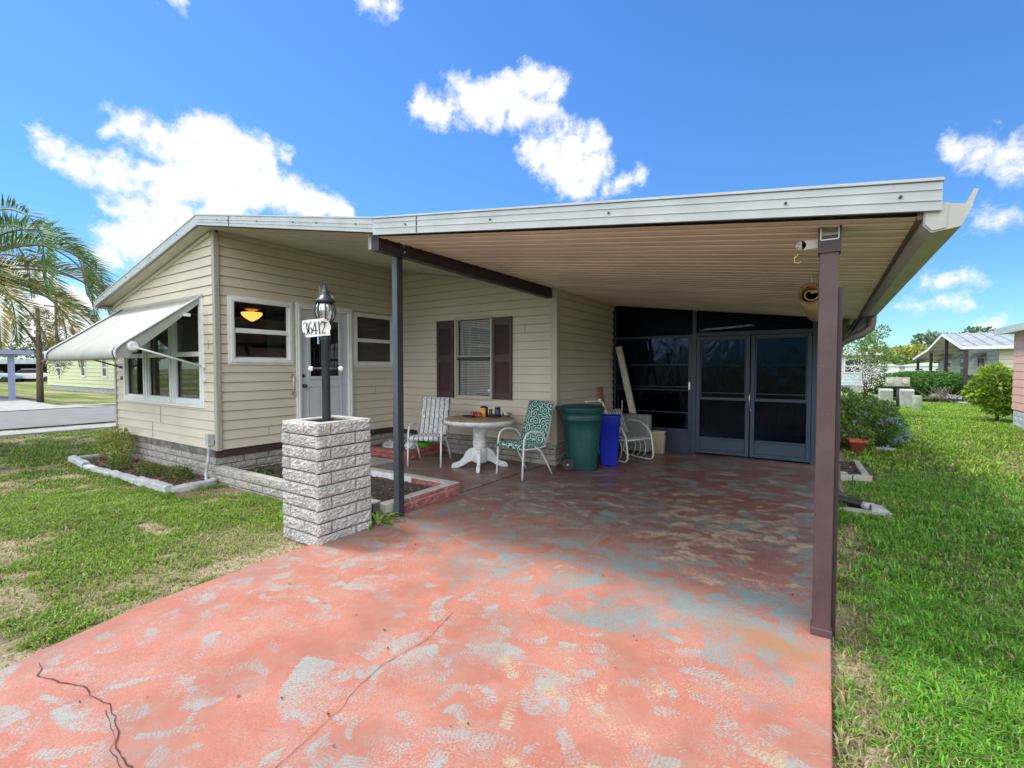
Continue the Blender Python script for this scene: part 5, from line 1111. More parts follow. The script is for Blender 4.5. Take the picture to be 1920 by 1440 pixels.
# scalloped concrete edging of the bed
edge = [(-10.46, 2.56), (-9.52, 2.50), (-8.55, 2.53), (-7.66, 2.54), (-6.78, 2.57), (-6.83, 3.12)]
elabels = ['pale tilted concrete edging piece at the far left end of the bed', 'sunken weathered edging piece, second from the left end of the bed', 'grey edging piece in the middle of the long bed edge', 'bright weathered edging piece just left of the bed corner', 'curved edging piece turning back to the conduit at the house corner']
for i in range(5):
    a = Vector((*edge[i], 0)); b = Vector((*edge[i + 1], 0)); d = (b - a).normalized(); n_ = Vector((d.y, -d.x, 0)); mb = MB(); vs = []; K = 10; L = (b - a).length - .02
    if i == 4: n_ = n_
    for k in range(K + 1):
        f = k / K; c = a + d * (L * f + .01) + n_ * (.06 * math.sin(f * math.pi) if i == 4 else .0); hh = .075 + .005 * math.sin(f * 9 + i) + (.02 if i in (0, 3) else 0) - .02 * (i == 1); t_ = random.uniform(-.0015, .0015)
        for (o, z) in ((.055, GL - .02), (.05, GL + hh * .8 + t_), (.03, GL + hh + t_), (-.03, GL + hh + .01 + t_), (-.05, GL + hh * .8), (-.055, GL - .02)): vs.append(tuple(c + n_ * o + Vector((0, 0, z))))
    mb.add(vs, [(k * 6 + j, k * 6 + j + 1, k * 6 + j + 7, k * 6 + j + 6) for k in range(K) for j in range(5)] + [tuple(range(5, -1, -1)), tuple(range(K * 6, K * 6 + 6))])
    tag(mb.build('edging_stone', m_curb), elabels[i], 'edging', 'scalloped concrete edging round the bed')
MB_e = MB(); MB_e.box(-10.52, -10.40, 2.62, 3.15, GL - .02, GL + .07); tag(MB_e.build('edging_stone', m_curb, bevel=.015), 'short edging piece returning to the house at the bed left end', 'edging', 'scalloped concrete edging round the bed')
# edging and drain on the right side
for (a, b, lb) in (((.08, 7.93), (.30, 8.03), 'pale edging block beside the carport slab, nearest the slab'), ((.31, 8.03), (.53, 8.12), 'pale edging block right of the slab, at the outer corner'), ((.47, 8.2), (.44, 8.75), 'long pale edging stone running back from the corner block'), ((.44, 8.78), (.42, 9.35), 'far edging stone leading to the terracotta pot'), ((.10, 8.15), (.26, 8.2), 'square stone lying on the soil behind the edging')):
    mb = MB(); mb.bar((*a, GL + .04), (*b, GL + .04), .09, .09); tag(mb.build('edging_stone', m_conc, bevel=.012), lb, 'edging', 'pale edging stones right of the carport')
tag(soil('side_bed_soil', [(.07, 8.1), (.46, 8.2), (.44, 9.5), (.07, 9.5)], -.03, .012, chips=200), 'bits of bark on the strip of soil beside the carport slab', 'mulch', kind='stuff')
dp = thing('drain_pipe', 'black corrugated drain pipe with flat grey spout lying on the right lawn', 'drain pipe', (.25, 6.5, GL))
mb = MB(); pts = []; rr_ = []
for k in range(60):
    f = k / 59; pts.append((.06 + .30 * f, 6.62 - .16 * f, .0)); rr_.append(.042 + .008 * math.sin(k * math.pi / 2 + .3))
mb.tube(pts, rr_, 14, cap=False); mb.build('corrugated_pipe', m_black, dp)
mb = MB(); mb.tube([(.355, 6.46, 0), (.42, 6.43, -.008)], [.04, .038], 12); mb.add([(.41, 6.50, .028), (.43, 6.36, .028), (.60, 6.28, -.02), (.55, 6.62, -.02), (.41, 6.50, -.05), (.43, 6.36, -.05), (.60, 6.28, -.035), (.55, 6.62, -.035)], [(0, 1, 2, 3), (4, 7, 6, 5), (0, 4, 5, 1), (1, 5, 6, 2), (2, 6, 7, 3), (3, 7, 4, 0)]); mb.build('spout', m_curb, dp)
mb = MB(); mb.prism_z([(.15, 6.25), (.60, 6.18), (.62, 6.26), (.40, 6.42), (.15, 6.42)], GL + .002, GL + .014); mb.build('splash_slab', m_conc, dp)

# ================================================================== FURNITURE
def cushion(name, m, parent, path, width, thick, nu=14, nv=10, uvs=1.):
    """padded sheet following a (y, z) path, width along x"""
    P_ = [Vector((0, y, z)) for y, z in path]; D = []
    for i in range(len(P_) - 1):
        p0 = P_[max(i - 1, 0)]; p1 = P_[i]; p2 = P_[i + 1]; p3 = P_[min(i + 2, len(P_) - 1)]
        for k in range(6):
            t = k / 6; D.append(.5 * ((2 * p1) + (p2 - p0) * t + (2 * p0 - 5 * p1 + 4 * p2 - p3) * t * t + (3 * p1 - p0 - 3 * p2 + p3) * t ** 3))
    D.append(P_[-1]); n = len(D); V = []; U = []; W = []; s = 0
    for side in (1, -1):
        s = 0
        for i, p in enumerate(D):
            d = (D[min(i + 1, n - 1)] - D[max(i - 1, 0)]).normalized(); nn = Vector((0, -d.z, d.y)); s += (p - D[max(i - 1, 0)]).length
            ei = min(i, n - 1 - i) / 2.5
            for j in range(nu + 1):
                f = j / nu; x = (f - .5) * width; ej = min(j, nu - j) / 1.6; e = min(1, math.sqrt(min(1, ei))) * min(1, math.sqrt(min(1, ej)))
                tf = .012 * math.sin(s * 38) * e + .004 * math.sin(x * 60 + s * 9) * e
                q = p + nn * (side * (thick / 2 * (.25 + .75 * e)) + (tf if side > 0 else 0)); V.append((x + .0015 * math.sin(s * 30), q.y, q.z)); U.append(x); W.append((x + .37, s + side * .31, 0))
    F = []; m_ = nu + 1; o = n * m_
    for i in range(n - 1):
        for j in range(nu): F += [(i * m_ + j, i * m_ + j + 1, (i + 1) * m_ + j + 1, (i + 1) * m_ + j), (o + i * m_ + j, o + (i + 1) * m_ + j, o + (i + 1) * m_ + j + 1, o + i * m_ + j + 1)]
        F += [(i * m_, (i + 1) * m_, o + (i + 1) * m_, o + i * m_), (i * m_ + nu, o + i * m_ + nu, o + (i + 1) * m_ + nu, (i + 1) * m_ + nu)]
    for j in range(nu): F += [(j, o + j, o + j + 1, j + 1), ((n - 1) * m_ + j, (n - 1) * m_ + j + 1, o + (n - 1) * m_ + j + 1, o + (n - 1) * m_ + j)]
    return np_mesh(name, V, F, m, parent, absolute=False, smooth=True, extra=dict(u=np.array(U), uvw=np.array(W)))
def patio_chair(label, loc, rz, m, group=None, name='patio_chair'):
    t = thing(name, label, 'chair', loc, rz, group); W = .26
    for s in (-1, 1):
        mb = MB(); x = s * W
        mb.tube([(x, -.27, 0), (x, -.25, .30), (x, -.235, .52), (x, -.20, .60), (x, -.12, .635), (x, 0, .63), (x * .99, .10, .60), (x * .97, .17, .53), (x * .95, .20, .45)], .0145, 8, flat=.8)
        mb.build('front_leg_and_arm', m_tube, t, absolute=False)
        mb = MB(); mb.tube([(x * .96, -.02, .42), (x * .98, .10, .34), (x * 1.0, .22, .16), (x * 1.02, .31, 0)], .0145, 8, flat=.8); mb.build('rear_leg', m_tube, t, absolute=False)
    mb = MB()
    for s in (-1, 1): mb.tube([(s * .235, -.24, .40), (s * .235, .0, .385), (s * .235, .19, .40), (s * .235, .27, .62), (s * .235, .37, .98)], .012, 8)
    mb.tube([(-.235, -.24, .40), (.235, -.24, .40)], .012, 8); mb.tube([(-.235, .372, .985), (.235, .372, .985)], .012, 8); mb.tube([(-.25, .03, .385), (.25, .03, .385)], .010, 8)
    mb.build('seat_frame', m_tube, t, absolute=False)
    cushion('seat_cushion', m, t, [(-.29, .405), (-.24, .435), (-.1, .425), (.05, .42), (.19, .44)], .50, .06)
    cushion('back_cushion', m, t, [(.17, .44), (.21, .52), (.27, .70), (.33, .88), (.375, 1.02)], .49, .06)
    return t
patio_chair('white patio chair with dark striped cushion, left of the round table', (-5.19, 5.52, 0), R(25), m_stripe)
patio_chair('white patio chair with green scroll print cushion, right of the round table', (-3.57, 5.70, 0), R(-14), m_scroll)
# pedestal table
TC = Vector((-4.37, 5.74, 0)); ta = thing('round_table', 'round pedestal table with white base and worn wooden top', 'table', tuple(TC), R(33.4))
mb = MB(); mb.lathe([(0, .722), (.50, .722), (.50, .708), (.525, .716), (.53, .735), (.52, .748), (0, .75)], (0, 0, 0), 56); mb.build('table_top', m_woodt, ta, absolute=False)
mb = MB(); mb.lathe([(.50, .67), (.522, .675), (.533, .70), (.534, .73), (.526, .735), (.50, .735)], (0, 0, 0), 56, cap=False); mb.lathe([(.44, .66), (.50, .66), (.50, .705), (.44, .705)], (0, 0, 0), 40, cap=False); mb.build('apron', m_whitew, ta, absolute=False)
mb = MB(); mb.box(-.10, .10, -.10, .10, .55, .668); mb.lathe([(.08, .555), (.105, .545), (.105, .53), (.085, .52), (.10, .50), (.10, .47), (.088, .46), (.10, .45), (.10, .42), (.092, .41), (.105, .40), (.105, .37), (.092, .36), (.098, .35), (.098, .31), (.09, .30), (.115, .28), (.115, .10), (.10, .08), (0, .08)], (0, 0, 0), 28); mb.build('pedestal', m_whitew, ta, absolute=False, bevel=.006)
for k in range(4):
    a = k * math.pi / 2; mb = MB(); poly = [(.09, .30), (.15, .285), (.21, .235), (.25, .155), (.31, .095), (.39, .075), (.425, .045), (.425, .0), (.34, .0), (.25, .035), (.18, .08), (.09, .11)]
    mb.prism_y(poly, -.026, .026); M = Matrix.Rotation(a + (.12 if k % 2 == 0 else 0), 4, 'Z'); mb.v = [tuple(M @ Vector(v)) for v in mb.v]; mb.build('leg', m_whitew, ta, absolute=False, bevel=.006)
def tp(px, v): d = 7.2 + v; return (fdir * d + rdir * ((px - 960) / 895 * d)) + Vector((0, 0, .752))
c = tp(879, .12); MB().lathe([(0, 0), (.085, 0), (.095, .018), (.085, .02), (.08, .008), (0, .008)], c, 20, 1.2, .8).build('tray', m_tray); o = bpy.data.objects['tray']; tag(o, 'small black tray left of the red flowers on the table', 'tray')
c = tp(925, .16); tag(MB().lathe([(0, 0), (.12, 0), (.135, .02), (.125, .022), (.11, .008), (0, .008)], c, 24, 1.1, .8).build('tray', m_tray), 'dark tray under the jars at the right half of the table', 'tray')
c = tp(907, .16) + Vector((0, 0, 0)); yl = thing('coffee_can', 'tall yellow canister with a dark lid on the round table', 'canister', tuple(c))
MB().lathe([(0, .0), (.045, .0), (.048, .01), (.052, .13), (.05, .135), (0, .135)], c, 20).build('body', m_yel, yl); MB().lathe([(0, .136), (.05, .136), (.052, .15), (.045, .162), (0, .162)], c, 20).build('lid', m_black, yl)
MB().box(c.x + .035, c.x + .062, c.y - .02, c.y + .03, c.z + .01, c.z + .15).build('handle', m_tray, yl, bevel=.008)
c = tp(894, .08); n = 130; V, F = leaves_np(np.array([list(c)]).repeat(n, 0) + rng.normal(size=(n, 3)) * [.035, .03, .02] + [0, 0, .045], rand_dir(n), rand_dir(n), rng.uniform(.02, .04, n), rng.uniform(.008, .016, n), .4)
cc = np.array([(.62, .03, .05)] * n) * rng.uniform(.5, 1.3, (n, 1)); cc[::5] = (.8, .45, .45); V[:, 2] = np.maximum(V[:, 2], c.z + .002)
tag(np_mesh('artificial_flowers', V, F, m_leaf, col=np.clip(cc, 0, 1).repeat(5, 0)), 'red and pink artificial flowers heaped beside the yellow canister', 'flowers')
c = tp(920, .2) + Vector((0, 0, .021)); tag(MB().lathe([(0, 0), (.03, 0), (.034, .02), (.03, .045), (.026, .06), (.034, .085), (.034, .092), (0, .092)], c, 16).build('jar', m_jarg), 'small grey green patterned jar between the yellow canister and purple jar', 'jar')
c = tp(933, .2) + Vector((0, 0, .021)); jr = thing('jar', 'dark purple jar candle with a black lid on the table', 'jar', tuple(c)); MB().lathe([(0, 0), (.045, 0), (.048, .01), (.046, .09), (.035, .10), (0, .10)], c, 18).build('body', m_jar, jr); MB().lathe([(0, .101), (.045, .101), (.045, .118), (0, .118)], c, 18).build('lid', m_black, jr)
c = tp(951, .22); tag(MB().lathe([(.05, 0), (.075, .01), (.085, .05), (.08, .052), (.07, .015), (0, .01)], c, 22).build('bowl', glass_mat('bowl_glass', .8, .05, .2)), 'shallow clear glass bowl at the right end of the table', 'bowl')
# green bucket under the striped chair
c = Vector((-5.86, 6.1, 0)); bk = thing('bucket', 'lime green bucket on the patio floor behind the striped chair', 'bucket', tuple(c))
MB().lathe([(.0, .005), (.09, .005), (.095, .02), (.135, .20), (.142, .205), (.142, .215), (.13, .215), (.09, .03), (0, .02)], c, 28).build('body', m_lime, bk)
MB().tube([(c.x - .138 + .0, c.y, .2), (c.x - .12, c.y - .06, .26), (c.x, c.y - .09, .29), (c.x + .12, c.y - .06, .26), (c.x + .138, c.y, .2)], .005, 6).build('handle', m_lime, bk)
# wheelie bin
bc = Vector((-3.02, 6.50, 0)); bn = thing('trash_can', 'dark green wheeled trash can at the corner of the siding', 'trash can', tuple(bc))
def rrect(hx, hy, r, n=6): 
    p = []
    for (sx_, sy_, a0) in ((1, 1, 0), (-1, 1, 90), (-1, -1, 180), (1, -1, 270)):
        for k in range(n + 1): a = R(a0 + 90 * k / n); p.append((sx_ * (hx - r) + r * math.cos(a), sy_ * (hy - r) + r * math.sin(a)))
    return p
def loft(mb, secs, c, rz=0, cap=True):
    vs = []; n = len(secs[0][0]); cs, sn_ = math.cos(rz), math.sin(rz)
    for poly, z, (ox, oy) in secs:
        for x, y in poly: x += ox; y += oy; vs.append((c[0] + x * cs - y * sn_, c[1] + x * sn_ + y * cs, c[2] + z))
    fs = [(i * n + j, i * n + (j + 1) % n, (i + 1) * n + (j + 1) % n, (i + 1) * n + j) for i in range(len(secs) - 1) for j in range(n)]
    if cap: fs += [tuple(range(n - 1, -1, -1)), tuple(range(len(vs) - n, len(vs)))]
    return mb.add(vs, fs, True)
rzb = R(33.4 - 6)
S_ = [(.19, .19, .02, .06), (.205, .205, .0, .03)]
secs = []
for (z, h, ox) in ((.0, .195, .0), (.02, .205, .0), (.22, .232, -.015), (.60, .275, -.018), (.74, .292, -.018), (.745, .300, -.018), (.77, .302, -.018), (.775, .294, -.018), (.86, .305, -.018), (.862, .315, -.018), (.885, .316, -.018)): secs.append((rrect(h, h, h * .75), z, (ox, 0)))
loft(MB(), secs, bc, rzb).build('body', m_bin, bn)
secs = [(rrect(h, h + .0, h * .72), z, (ox, 0)) for z, h, ox in ((.886, .33, -.018), (.905, .335, -.018), (.925, .328, -.018), (.94, .30, -.018), (.955, .22, -.018), (.962, .10, -.018))]
loft(MB(), secs, bc, rzb).build('lid', m_binl, bn)
cs, sn_ = math.cos(rzb), math.sin(rzb); L2 = lambda x, y, z: (bc.x + x * cs - y * sn_, bc.y + x * sn_ + y * cs, z)
MB().tube([L2(-.33, -.2, .90), L2(-.39, -.18, .915), L2(-.40, 0, .915), L2(-.39, .18, .915), L2(-.33, .2, .90)], .016, 8).build('handle', m_binl, bn)
for y in (-.17, .17):
    mb = MB(); mb.tube([L2(-.225, y - .025, .092), L2(-.225, y + .025, .092)], .09, 22); wh = mb.build('wheel', m_black, bn)
    mb = MB(); mb.tube([L2(-.225, y - .032, .092), L2(-.225, y - .027, .092)], .014, 10); mb.tube([L2(-.225, y + .027, .092), L2(-.225, y + .032, .092)], .014, 10); mb.build('hub_cap', m_steel, wh)
    mb = MB()
    for k in range(6): a = k * math.pi / 3 + .3; mb.bar(L2(-.225 + .015 * math.cos(a), y - .028, .092 + .015 * math.sin(a)), L2(-.225 + .065 * math.cos(a), y - .028, .092 + .065 * math.sin(a)), .008, .004)
    mb.build('spokes', m_slate, wh)
# blue bin
bb_ = thing('recycling_bin', 'royal blue plastic bin standing behind the green trash can', 'bin', (-2.80, 6.98, 0))
secs = [(rrect(h, h * .85, .03), z, (0, 0)) for z, h in ((0, .125), (.02, .13), (.6, .16), (.61, .168), (.74, .172), (.76, .18), (.775, .18), (.775, .165), (.3, .14))]
loft(MB(), secs, (-2.80, 6.98, 0), R(20)).build('body', m_blue, bb_)
MB().box(-2.86, -2.74, 6.955, 6.975, .60, .64).build('grip', m_blue, bb_)
# glider chair with cream tubes; faces right
gc2 = thing('glider_chair', 'cream tube rocker patio chair with striped cushion between blue bin and screens', 'chair', (-2.72, 7.55, 0), R(62))
for s in (-1, 1):
    x = s * .27; mb = MB()
    mb.tube([(x, .40, .56), (x, .22, .62), (x, 0, .62), (x, -.17, .55), (x, -.27, .42), (x, -.31, .2), (x, -.32, .08), (x, -.27, .03), (x, -.1, .02), (x, .3, .02), (x, .38, .08), (x, .36, .3), (x, .40, .56)], .015, 8); mb.build('side_hoop', m_rocker, gc2, absolute=False)
    for k in range(3):
        mb = MB(); y = -.12 + k * .12; mb.tube([(x * .95, y, .33), (x * .95, y - .05, .22), (x * .95, y - .03, .1), (x * .95, y + .06, .03)], .007, 6); mb.build('bowed_slat', m_rocker, gc2, absolute=False)
mb = MB(); mb.tube([(-.25, -.26, .36), (.25, -.26, .36)], .012, 8)
for s in (-1, 1): mb.tube([(s * .24, -.27, .36), (s * .24, .2, .34), (s * .24, .3, .5), (s * .24, .42, .78)], .012, 8)
mb.tube([(-.24, .42, .78), (.24, .42, .78)], .012, 8); mb.build('seat_frame', m_rocker, gc2, absolute=False)
cushion('seat_cushion', m_stripe2, gc2, [(-.27, .37), (-.1, .39), (.1, .385), (.22, .40)], .46, .055); cushion('back_cushion', m_stripe2, gc2, [(.2, .40), (.28, .55), (.35, .7), (.40, .80)], .46, .05)
# grey cushion and crate behind, tan basket, pole, board, walker, sticks
mb = MB(); loft(mb, [(rrect(.235, .09, .04), z, (0, 0)) for z in (.02, .3, .60, .64, .66)], (-2.80, 8.30, .02), R(-4)); tag(mb.build('foam_cushion', m_greyc), 'grey padded cushion block standing behind the glider chair', 'cushion')
tag(MB().box(-3.30, -3.06, 8.2, 8.55, .0, .60).build('dark_crate', m_black, bevel=.01), 'black crate in the dark corner between the siding and grey cushion', 'crate')
wb = thing('waste_basket', 'cream plastic waste basket on the floor left of the navy kick panel', 'waste basket', (-2.47, 8.45, 0)); loft(MB(), [(rrect(h, h * .8, .025), z, (0, 0)) for z, h in ((0, .098), (.36, .122), (.365, .13), (.38, .13), (.38, .118), (.2, .105))], (-2.47, 8.45, 0), R(4)).build('body', m_cream, wb)
MB().box(-2.35, -2.33, 8.40, 8.46, .33, .38).build('clip', m_black, wb)
mb = MB(); mb.bar((-2.80, 8.50, .02), (-3.27, 8.60, 1.90), .105, .07, (0, 1, 0)); mb.bar((-2.80, 8.462, .02), (-3.27, 8.562, 1.90), .06, .008, (0, 1, 0)); tag(mb.build('white_downspout', mat('off_white', (.62, .58, .48), .45, .08), bevel=.006), 'long off-white square downspout leaning upright in the corner of the screens', 'downspout')
mb = MB(); mb.bar((-3.16, 7.9, .0), (-3.36, 7.95, 1.17), .085, .022, (0, 1, 0)); tag(mb.build('wooden_board', m_wood, bevel=.003), 'narrow brown wooden board leaning on the siding behind the blue bin', 'board')
wk = thing('walking_frame', 'folded aluminium walker with white grips leaning behind the green trash can', 'walker', (-3.05, 7.25, 0))
MB().tube([(-3.30, 7.2, .94), (-3.10, 7.25, .97), (-3.03, 7.28, .93), (-2.90, 7.35, .6), (-2.84, 7.38, .0)], .012, 8).tube([(-3.06, 7.32, .96), (-2.98, 7.38, .6), (-2.92, 7.42, .0)], .012, 8).build('frame', m_rod, wk)
MB().tube([(-3.31, 7.2, .935), (-3.26, 7.21, .95)], .022, 10).build('grip', m_white, wk); MB().tube([(-3.10, 7.25, .985), (-3.055, 7.27, .985)], .02, 10).build('grip', m_white, wk)
for i, (x, z, lb) in enumerate(((-3.05, 1.02, 'tallest'), (-2.98, .93, 'shortest'))):
    MBs = MB().tube([(x, 8.0, 0), (x - .03, 8.1, z)], .010, 6); tag(MBs.build('stick', m_slate if i == 0 else m_rod), ('dark thin stick leaning beside the wooden board' if i == 0 else 'thin pale metal stick leaning right of the dark stick'), 'stick')

# ================================================================== PLANTS NEAR THE HOUSE
def strap_plant(name, label, c, n, L, wd, col, group=None, spread=1., cat='plant'):
    V = []; F = []; Cc = []
    for i in range(n):
        a = random.uniform(0, 2 * math.pi); l = L * random.uniform(.55, 1.1); e = random.uniform(.5, 1.25); K = 7; s = Vector((-math.sin(a), math.cos(a), 0)); d = Vector((math.cos(a), math.sin(a), 0)); p = Vector(c) + d * random.uniform(0, .03) * spread; ang = e; k0 = len(V); tone = random.uniform(.6, 1.35)
        for k in range(K + 1):
            f = k / K; w_ = wd * (math.sin(math.pi * min(1, .12 + f * .88)) ** .6 + .05) * (1 if f < .98 else .1)
            V += [tuple(p - s * w_), tuple(p + Vector((0, 0, -w_ * .4))), tuple(p + s * w_)]; q = [c_ * tone * (.8 + .5 * f) for c_ in col]; Cc += [q] * 3
            p = p + (d * math.cos(ang) + Vector((0, 0, math.sin(ang)))) * (l / K); ang -= (.28 + .22 * random.random()) * spread
            p.z = max(p.z, c[2] + .004)
        for k in range(K): F += [(k0 + 3 * k + j, k0 + 3 * k + j + 1, k0 + 3 * k + j + 4, k0 + 3 * k + j + 3) for j in (0, 1)]
    o = np_mesh(name, V, F, m_leaf, col=np.array(Cc), smooth=True); return tag(o, label, cat, group)
strap_plant('lily', 'strap leaved green lily at the foot of the slate post', (-3.63, 3.13, -.03), 38, .42, .012, (.16, .30, .05))
strap_plant('lily', 'tall dark green strappy plants in the planter left of the pillar', (-5.35, 3.55, .06), 60, .36, .010, (.06, .14, .03), spread=.8)
strap_plant('lily', 'low strappy plant in the planter nearest the house corner', (-6.35, 3.5, .06), 40, .34, .010, (.08, .15, .04))
strap_plant('grass_tuft', 'bright grass tuft in the planter between the two strappy plants', (-5.85, 3.45, .06), 60, .22, .005, (.10, .20, .03), spread=.6)
for (x, y, l) in ((-9.75, 2.95, 'yellow green weedy shrub at the far left end of the bed under the awning'),):
    t = thing('small_shrub', l, 'shrub', (x, y, -.03)); crown('crown', [(x, y, .22, .42, .22, .22), (x - .35, y, .2, .25, .18, .2), (x + .3, y - .05, .14, .2, .15, .14), (x + .1, y, .40, .22, .14, .14)], 1500, .05, .012, (.26, .30, .06), t)
    mb = MB()
    for k in range(16): mb.tube([(x + random.uniform(-.1, .1), y, -.03), (x + random.uniform(-.5, .4), y + random.uniform(-.15, .15), random.uniform(.3, .5))], .004, 4)
    mb.build('stems', m_bark, t)
for (x, y, l) in ((-8.1, 2.82, 'low green weed clump in the bed under the right awning window'), (-9.0, 2.75, 'small weed patch in the bed behind the middle edging stone'), (-7.5, 2.95, 'sparse weeds in the bed near the conduit')):
    o = crown('weed_clump', [(x, y, .03, .3, .14, .10), (x + .05, y, .03, .2, .1, .08)], 600, .045, .008, (.12, .17, .04), None); tag(o, l, 'weed', 'weeds in the awning bed')
strap_plant('grass_fringe', 'fringe of grass along the driveway side foot of the block pillar', (-3.57, 2.95, -.03), 40, .12, .004, (.10, .22, .03), spread=.6)
for k, yy in enumerate((2.55, 2.7, 2.82)): pass
# plumbago beside the house, terracotta planter in front
pb = thing('flowering_bush', 'leafy plumbago bush with pale blue flower heads beside the terracotta planter', 'bush', (.8, 11.8, GL))
blobs = [(.75, 11.9, .42, .50, .5, .42), (1.05, 11.9, .30, .30, .45, .34), (.45, 11.7, .5, .28, .4, .45), (.9, 11.6, .62, .28, .3, .26), (.5, 11.3, .18, .3, .25, .2), (1.15, 11.7, .18, .18, .3, .18), (.6, 12.3, .75, .35, .3, .22), (.22, 12.1, .45, .32, .5, .42), (.15, 11.4, .35, .26, .4, .36), (.25, 12.4, .85, .3, .3, .25)]
crown('crown', blobs, 12500, .05, .017, (.15, .32, .065), pb, col2=(.16, .26, .06), f2=.45)
mb = MB()
for k in range(30): mb.tube([(.65 + random.uniform(-.2, .25), 11.6 + random.uniform(-.2, .3), GL), (.7 + random.uniform(-.45, .5), 11.6 + random.uniform(-.4, .3), random.uniform(.4, .95))], .005, 4)
for k in range(26): mb.tube([(.25 + random.uniform(-.1, .2), 11.0, GL), (.15 + random.uniform(-.05, .55), 10.75, random.uniform(.1, .5))], .004, 4)
mb.build('stems', m_bark, pb)
P_ = []; 
for (x, y, z) in [(.98, 11.35, .50), (1.06, 11.4, .44), (1.14, 11.45, .40), (1.10, 11.4, .49), (1.2, 11.5, .36), (1.24, 11.5, .22), (1.30, 11.55, .17), (1.18, 11.4, .15), (1.12, 11.35, .12), (1.22, 11.4, .10), (1.06, 11.3, .08), (.86, 11.2, .44), (.62, 11.1, .60), (.70, 11.3, .82), (1.28, 11.5, .28), (.98, 11.2, .0), (.90, 11.1, -.02), (.45, 11.1, .45), (1.0, 11.5, .62)]:
    for k in range(22): P_.append((x + random.gauss(0, .028), y + random.gauss(0, .03), z + .05 + random.gauss(0, .02)))
P_ = np.array(P_); n = len(P_); V, F = leaves_np(P_, rand_dir(n), rand_dir(n), rng.uniform(.016, .028, n), rng.uniform(.007, .011, n), .2)
np_mesh('flower_heads', V, F, m_leaf, pb, col=(np.array([[.42, .50, .85]]) * rng.uniform(.7, 1.25, (n, 1))).clip(0, 1).repeat(5, 0))
tc_ = Vector((.47, 10.75, GL)); te_ = thing('terracotta_planter', 'square terracotta planter on the grass at the foot of the flowering bush', 'planter', tuple(tc_))
loft(MB(), [(rrect(h, h, .01), z, (0, 0)) for z, h in ((0, .085), (.19, .125), (.191, .14), (.245, .148), (.245, .13), (.20, .12), (.05, .09))], tc_, R(12)).build('pot', m_terra, te_)
MB().box(tc_.x - .11, tc_.x + .11, tc_.y - .11, tc_.y + .11, tc_.z + .18, tc_.z + .20).build('soil_fill', m_soil, te_)
tag(MB().prism_z([(.78, 11.1), (1.06, 11.18), (1.10, 11.27), (.80, 11.22)], GL, GL + .07).build('stepping_brick', m_conc, bevel=.01), 'tan brick lying in front of the blue flowered bush', 'brick')

# ================================================================== TREES
def palm(loc, name, label, n, L, trunk_h, trunk_r, lean=(0, 0), orange=.25, az0=0, seed=3):
    rs = random.Random(seed); t = thing(name, label, 'palm tree', loc); x, y, z = loc
    mb = MB(); mb.tube([(x + lean[0] * f, y + lean[1] * f, z + trunk_h * f) for f in np.linspace(0, 1, 12)], [trunk_r * (1.15 - .25 * f + .04 * math.sin(f * 60)) for f in np.linspace(0, 1, 12)], 12); mb.build('trunk', m_bark, t)
    top = Vector((x + lean[0], y + lean[1], z + trunk_h)); PP = []; DD = []; NN = []; LL = []; CC = []; mbr = MB()
    for i in range(n):
        a = az0 + i * 2.39996 + rs.uniform(-.15, .15); age = i / (n - 1); e = R(88 - 92 * age + rs.uniform(-6, 6)); l = L * rs.uniform(.88, 1.08) * (1 - .15 * (age > .85)); K = 26; p = top + Vector((math.cos(a), math.sin(a), 0)) * trunk_r * .7 + Vector((0, 0, .25 * (1 - age))); el = e; pts = [p.copy()]; bend = (.046 + .05 * (1 - age)) * (1 if age < .8 else .7)
        yel = (age > .38 and rs.random() < .6) * rs.uniform(.5, 1.)
        for k in range(K):
            d = Vector((math.cos(a) * math.cos(el), math.sin(a) * math.cos(el), math.sin(el))); p = p + d * (l / K); el -= bend * (1 + 1.3 * k / K); el = max(el, -1.45); pts.append(p.copy())
            f = (k + 1) / K
            if f < .10: continue
            side = Vector((-math.sin(a), math.cos(a), 0)); up = side.cross(d) * -1
            up = d.cross(side) * -1 if d.cross(side).z < 0 else d.cross(side)
            for s in (-1, 1):
                for h in (0, .33, .66):
                    ll = l * .17 * (math.sin(math.pi * min(1, .18 + .80 * f)) ** .6) * rs.uniform(.85, 1.1); dd = (side * s * .62 + up * .50 + d * (.55 + .5 * f)).normalized(); dd = (dd + Vector((rs.gauss(0, .07), rs.gauss(0, .07), rs.gauss(0, .07)))).normalized()
                    PP.append(p - d * (l / K) * h); DD.append(dd); NN.append(side * s * -.4 + up); LL.append(ll)
                    yy = yel * (.35 + .65 * f) if rs.random() < .85 else 0; g0 = Vector((.15, .25, .08)); g1 = Vector((.55, .32, .06)); c = g0.lerp(g1, min(1, yy)) * rs.uniform(.65, 1.35); CC.append(c)
        mbr.tube(pts, [.022 * (1 - .8 * k / K) + .004 for k in range(K + 1)], 5)
    V, F = leaves_np(np.array(PP), np.array(DD), np.array(NN), np.array(LL), np.full(len(LL), .014), .3, .10)
    np_mesh('crown', V, F, m_leaf, t, col=np.array(CC).clip(0, 1).repeat(5, 0)); mbr.build('frond_stems', mat('frond_stem', (.22, .22, .08), .6, .2), t); return t
palm((-13.35, 1.75, GL), 'palm_tree', 'large arching feather palm with yellowing lower fronds at the left edge', 44, 3.15, 3.15, .20, (.0, .0), az0=.6)
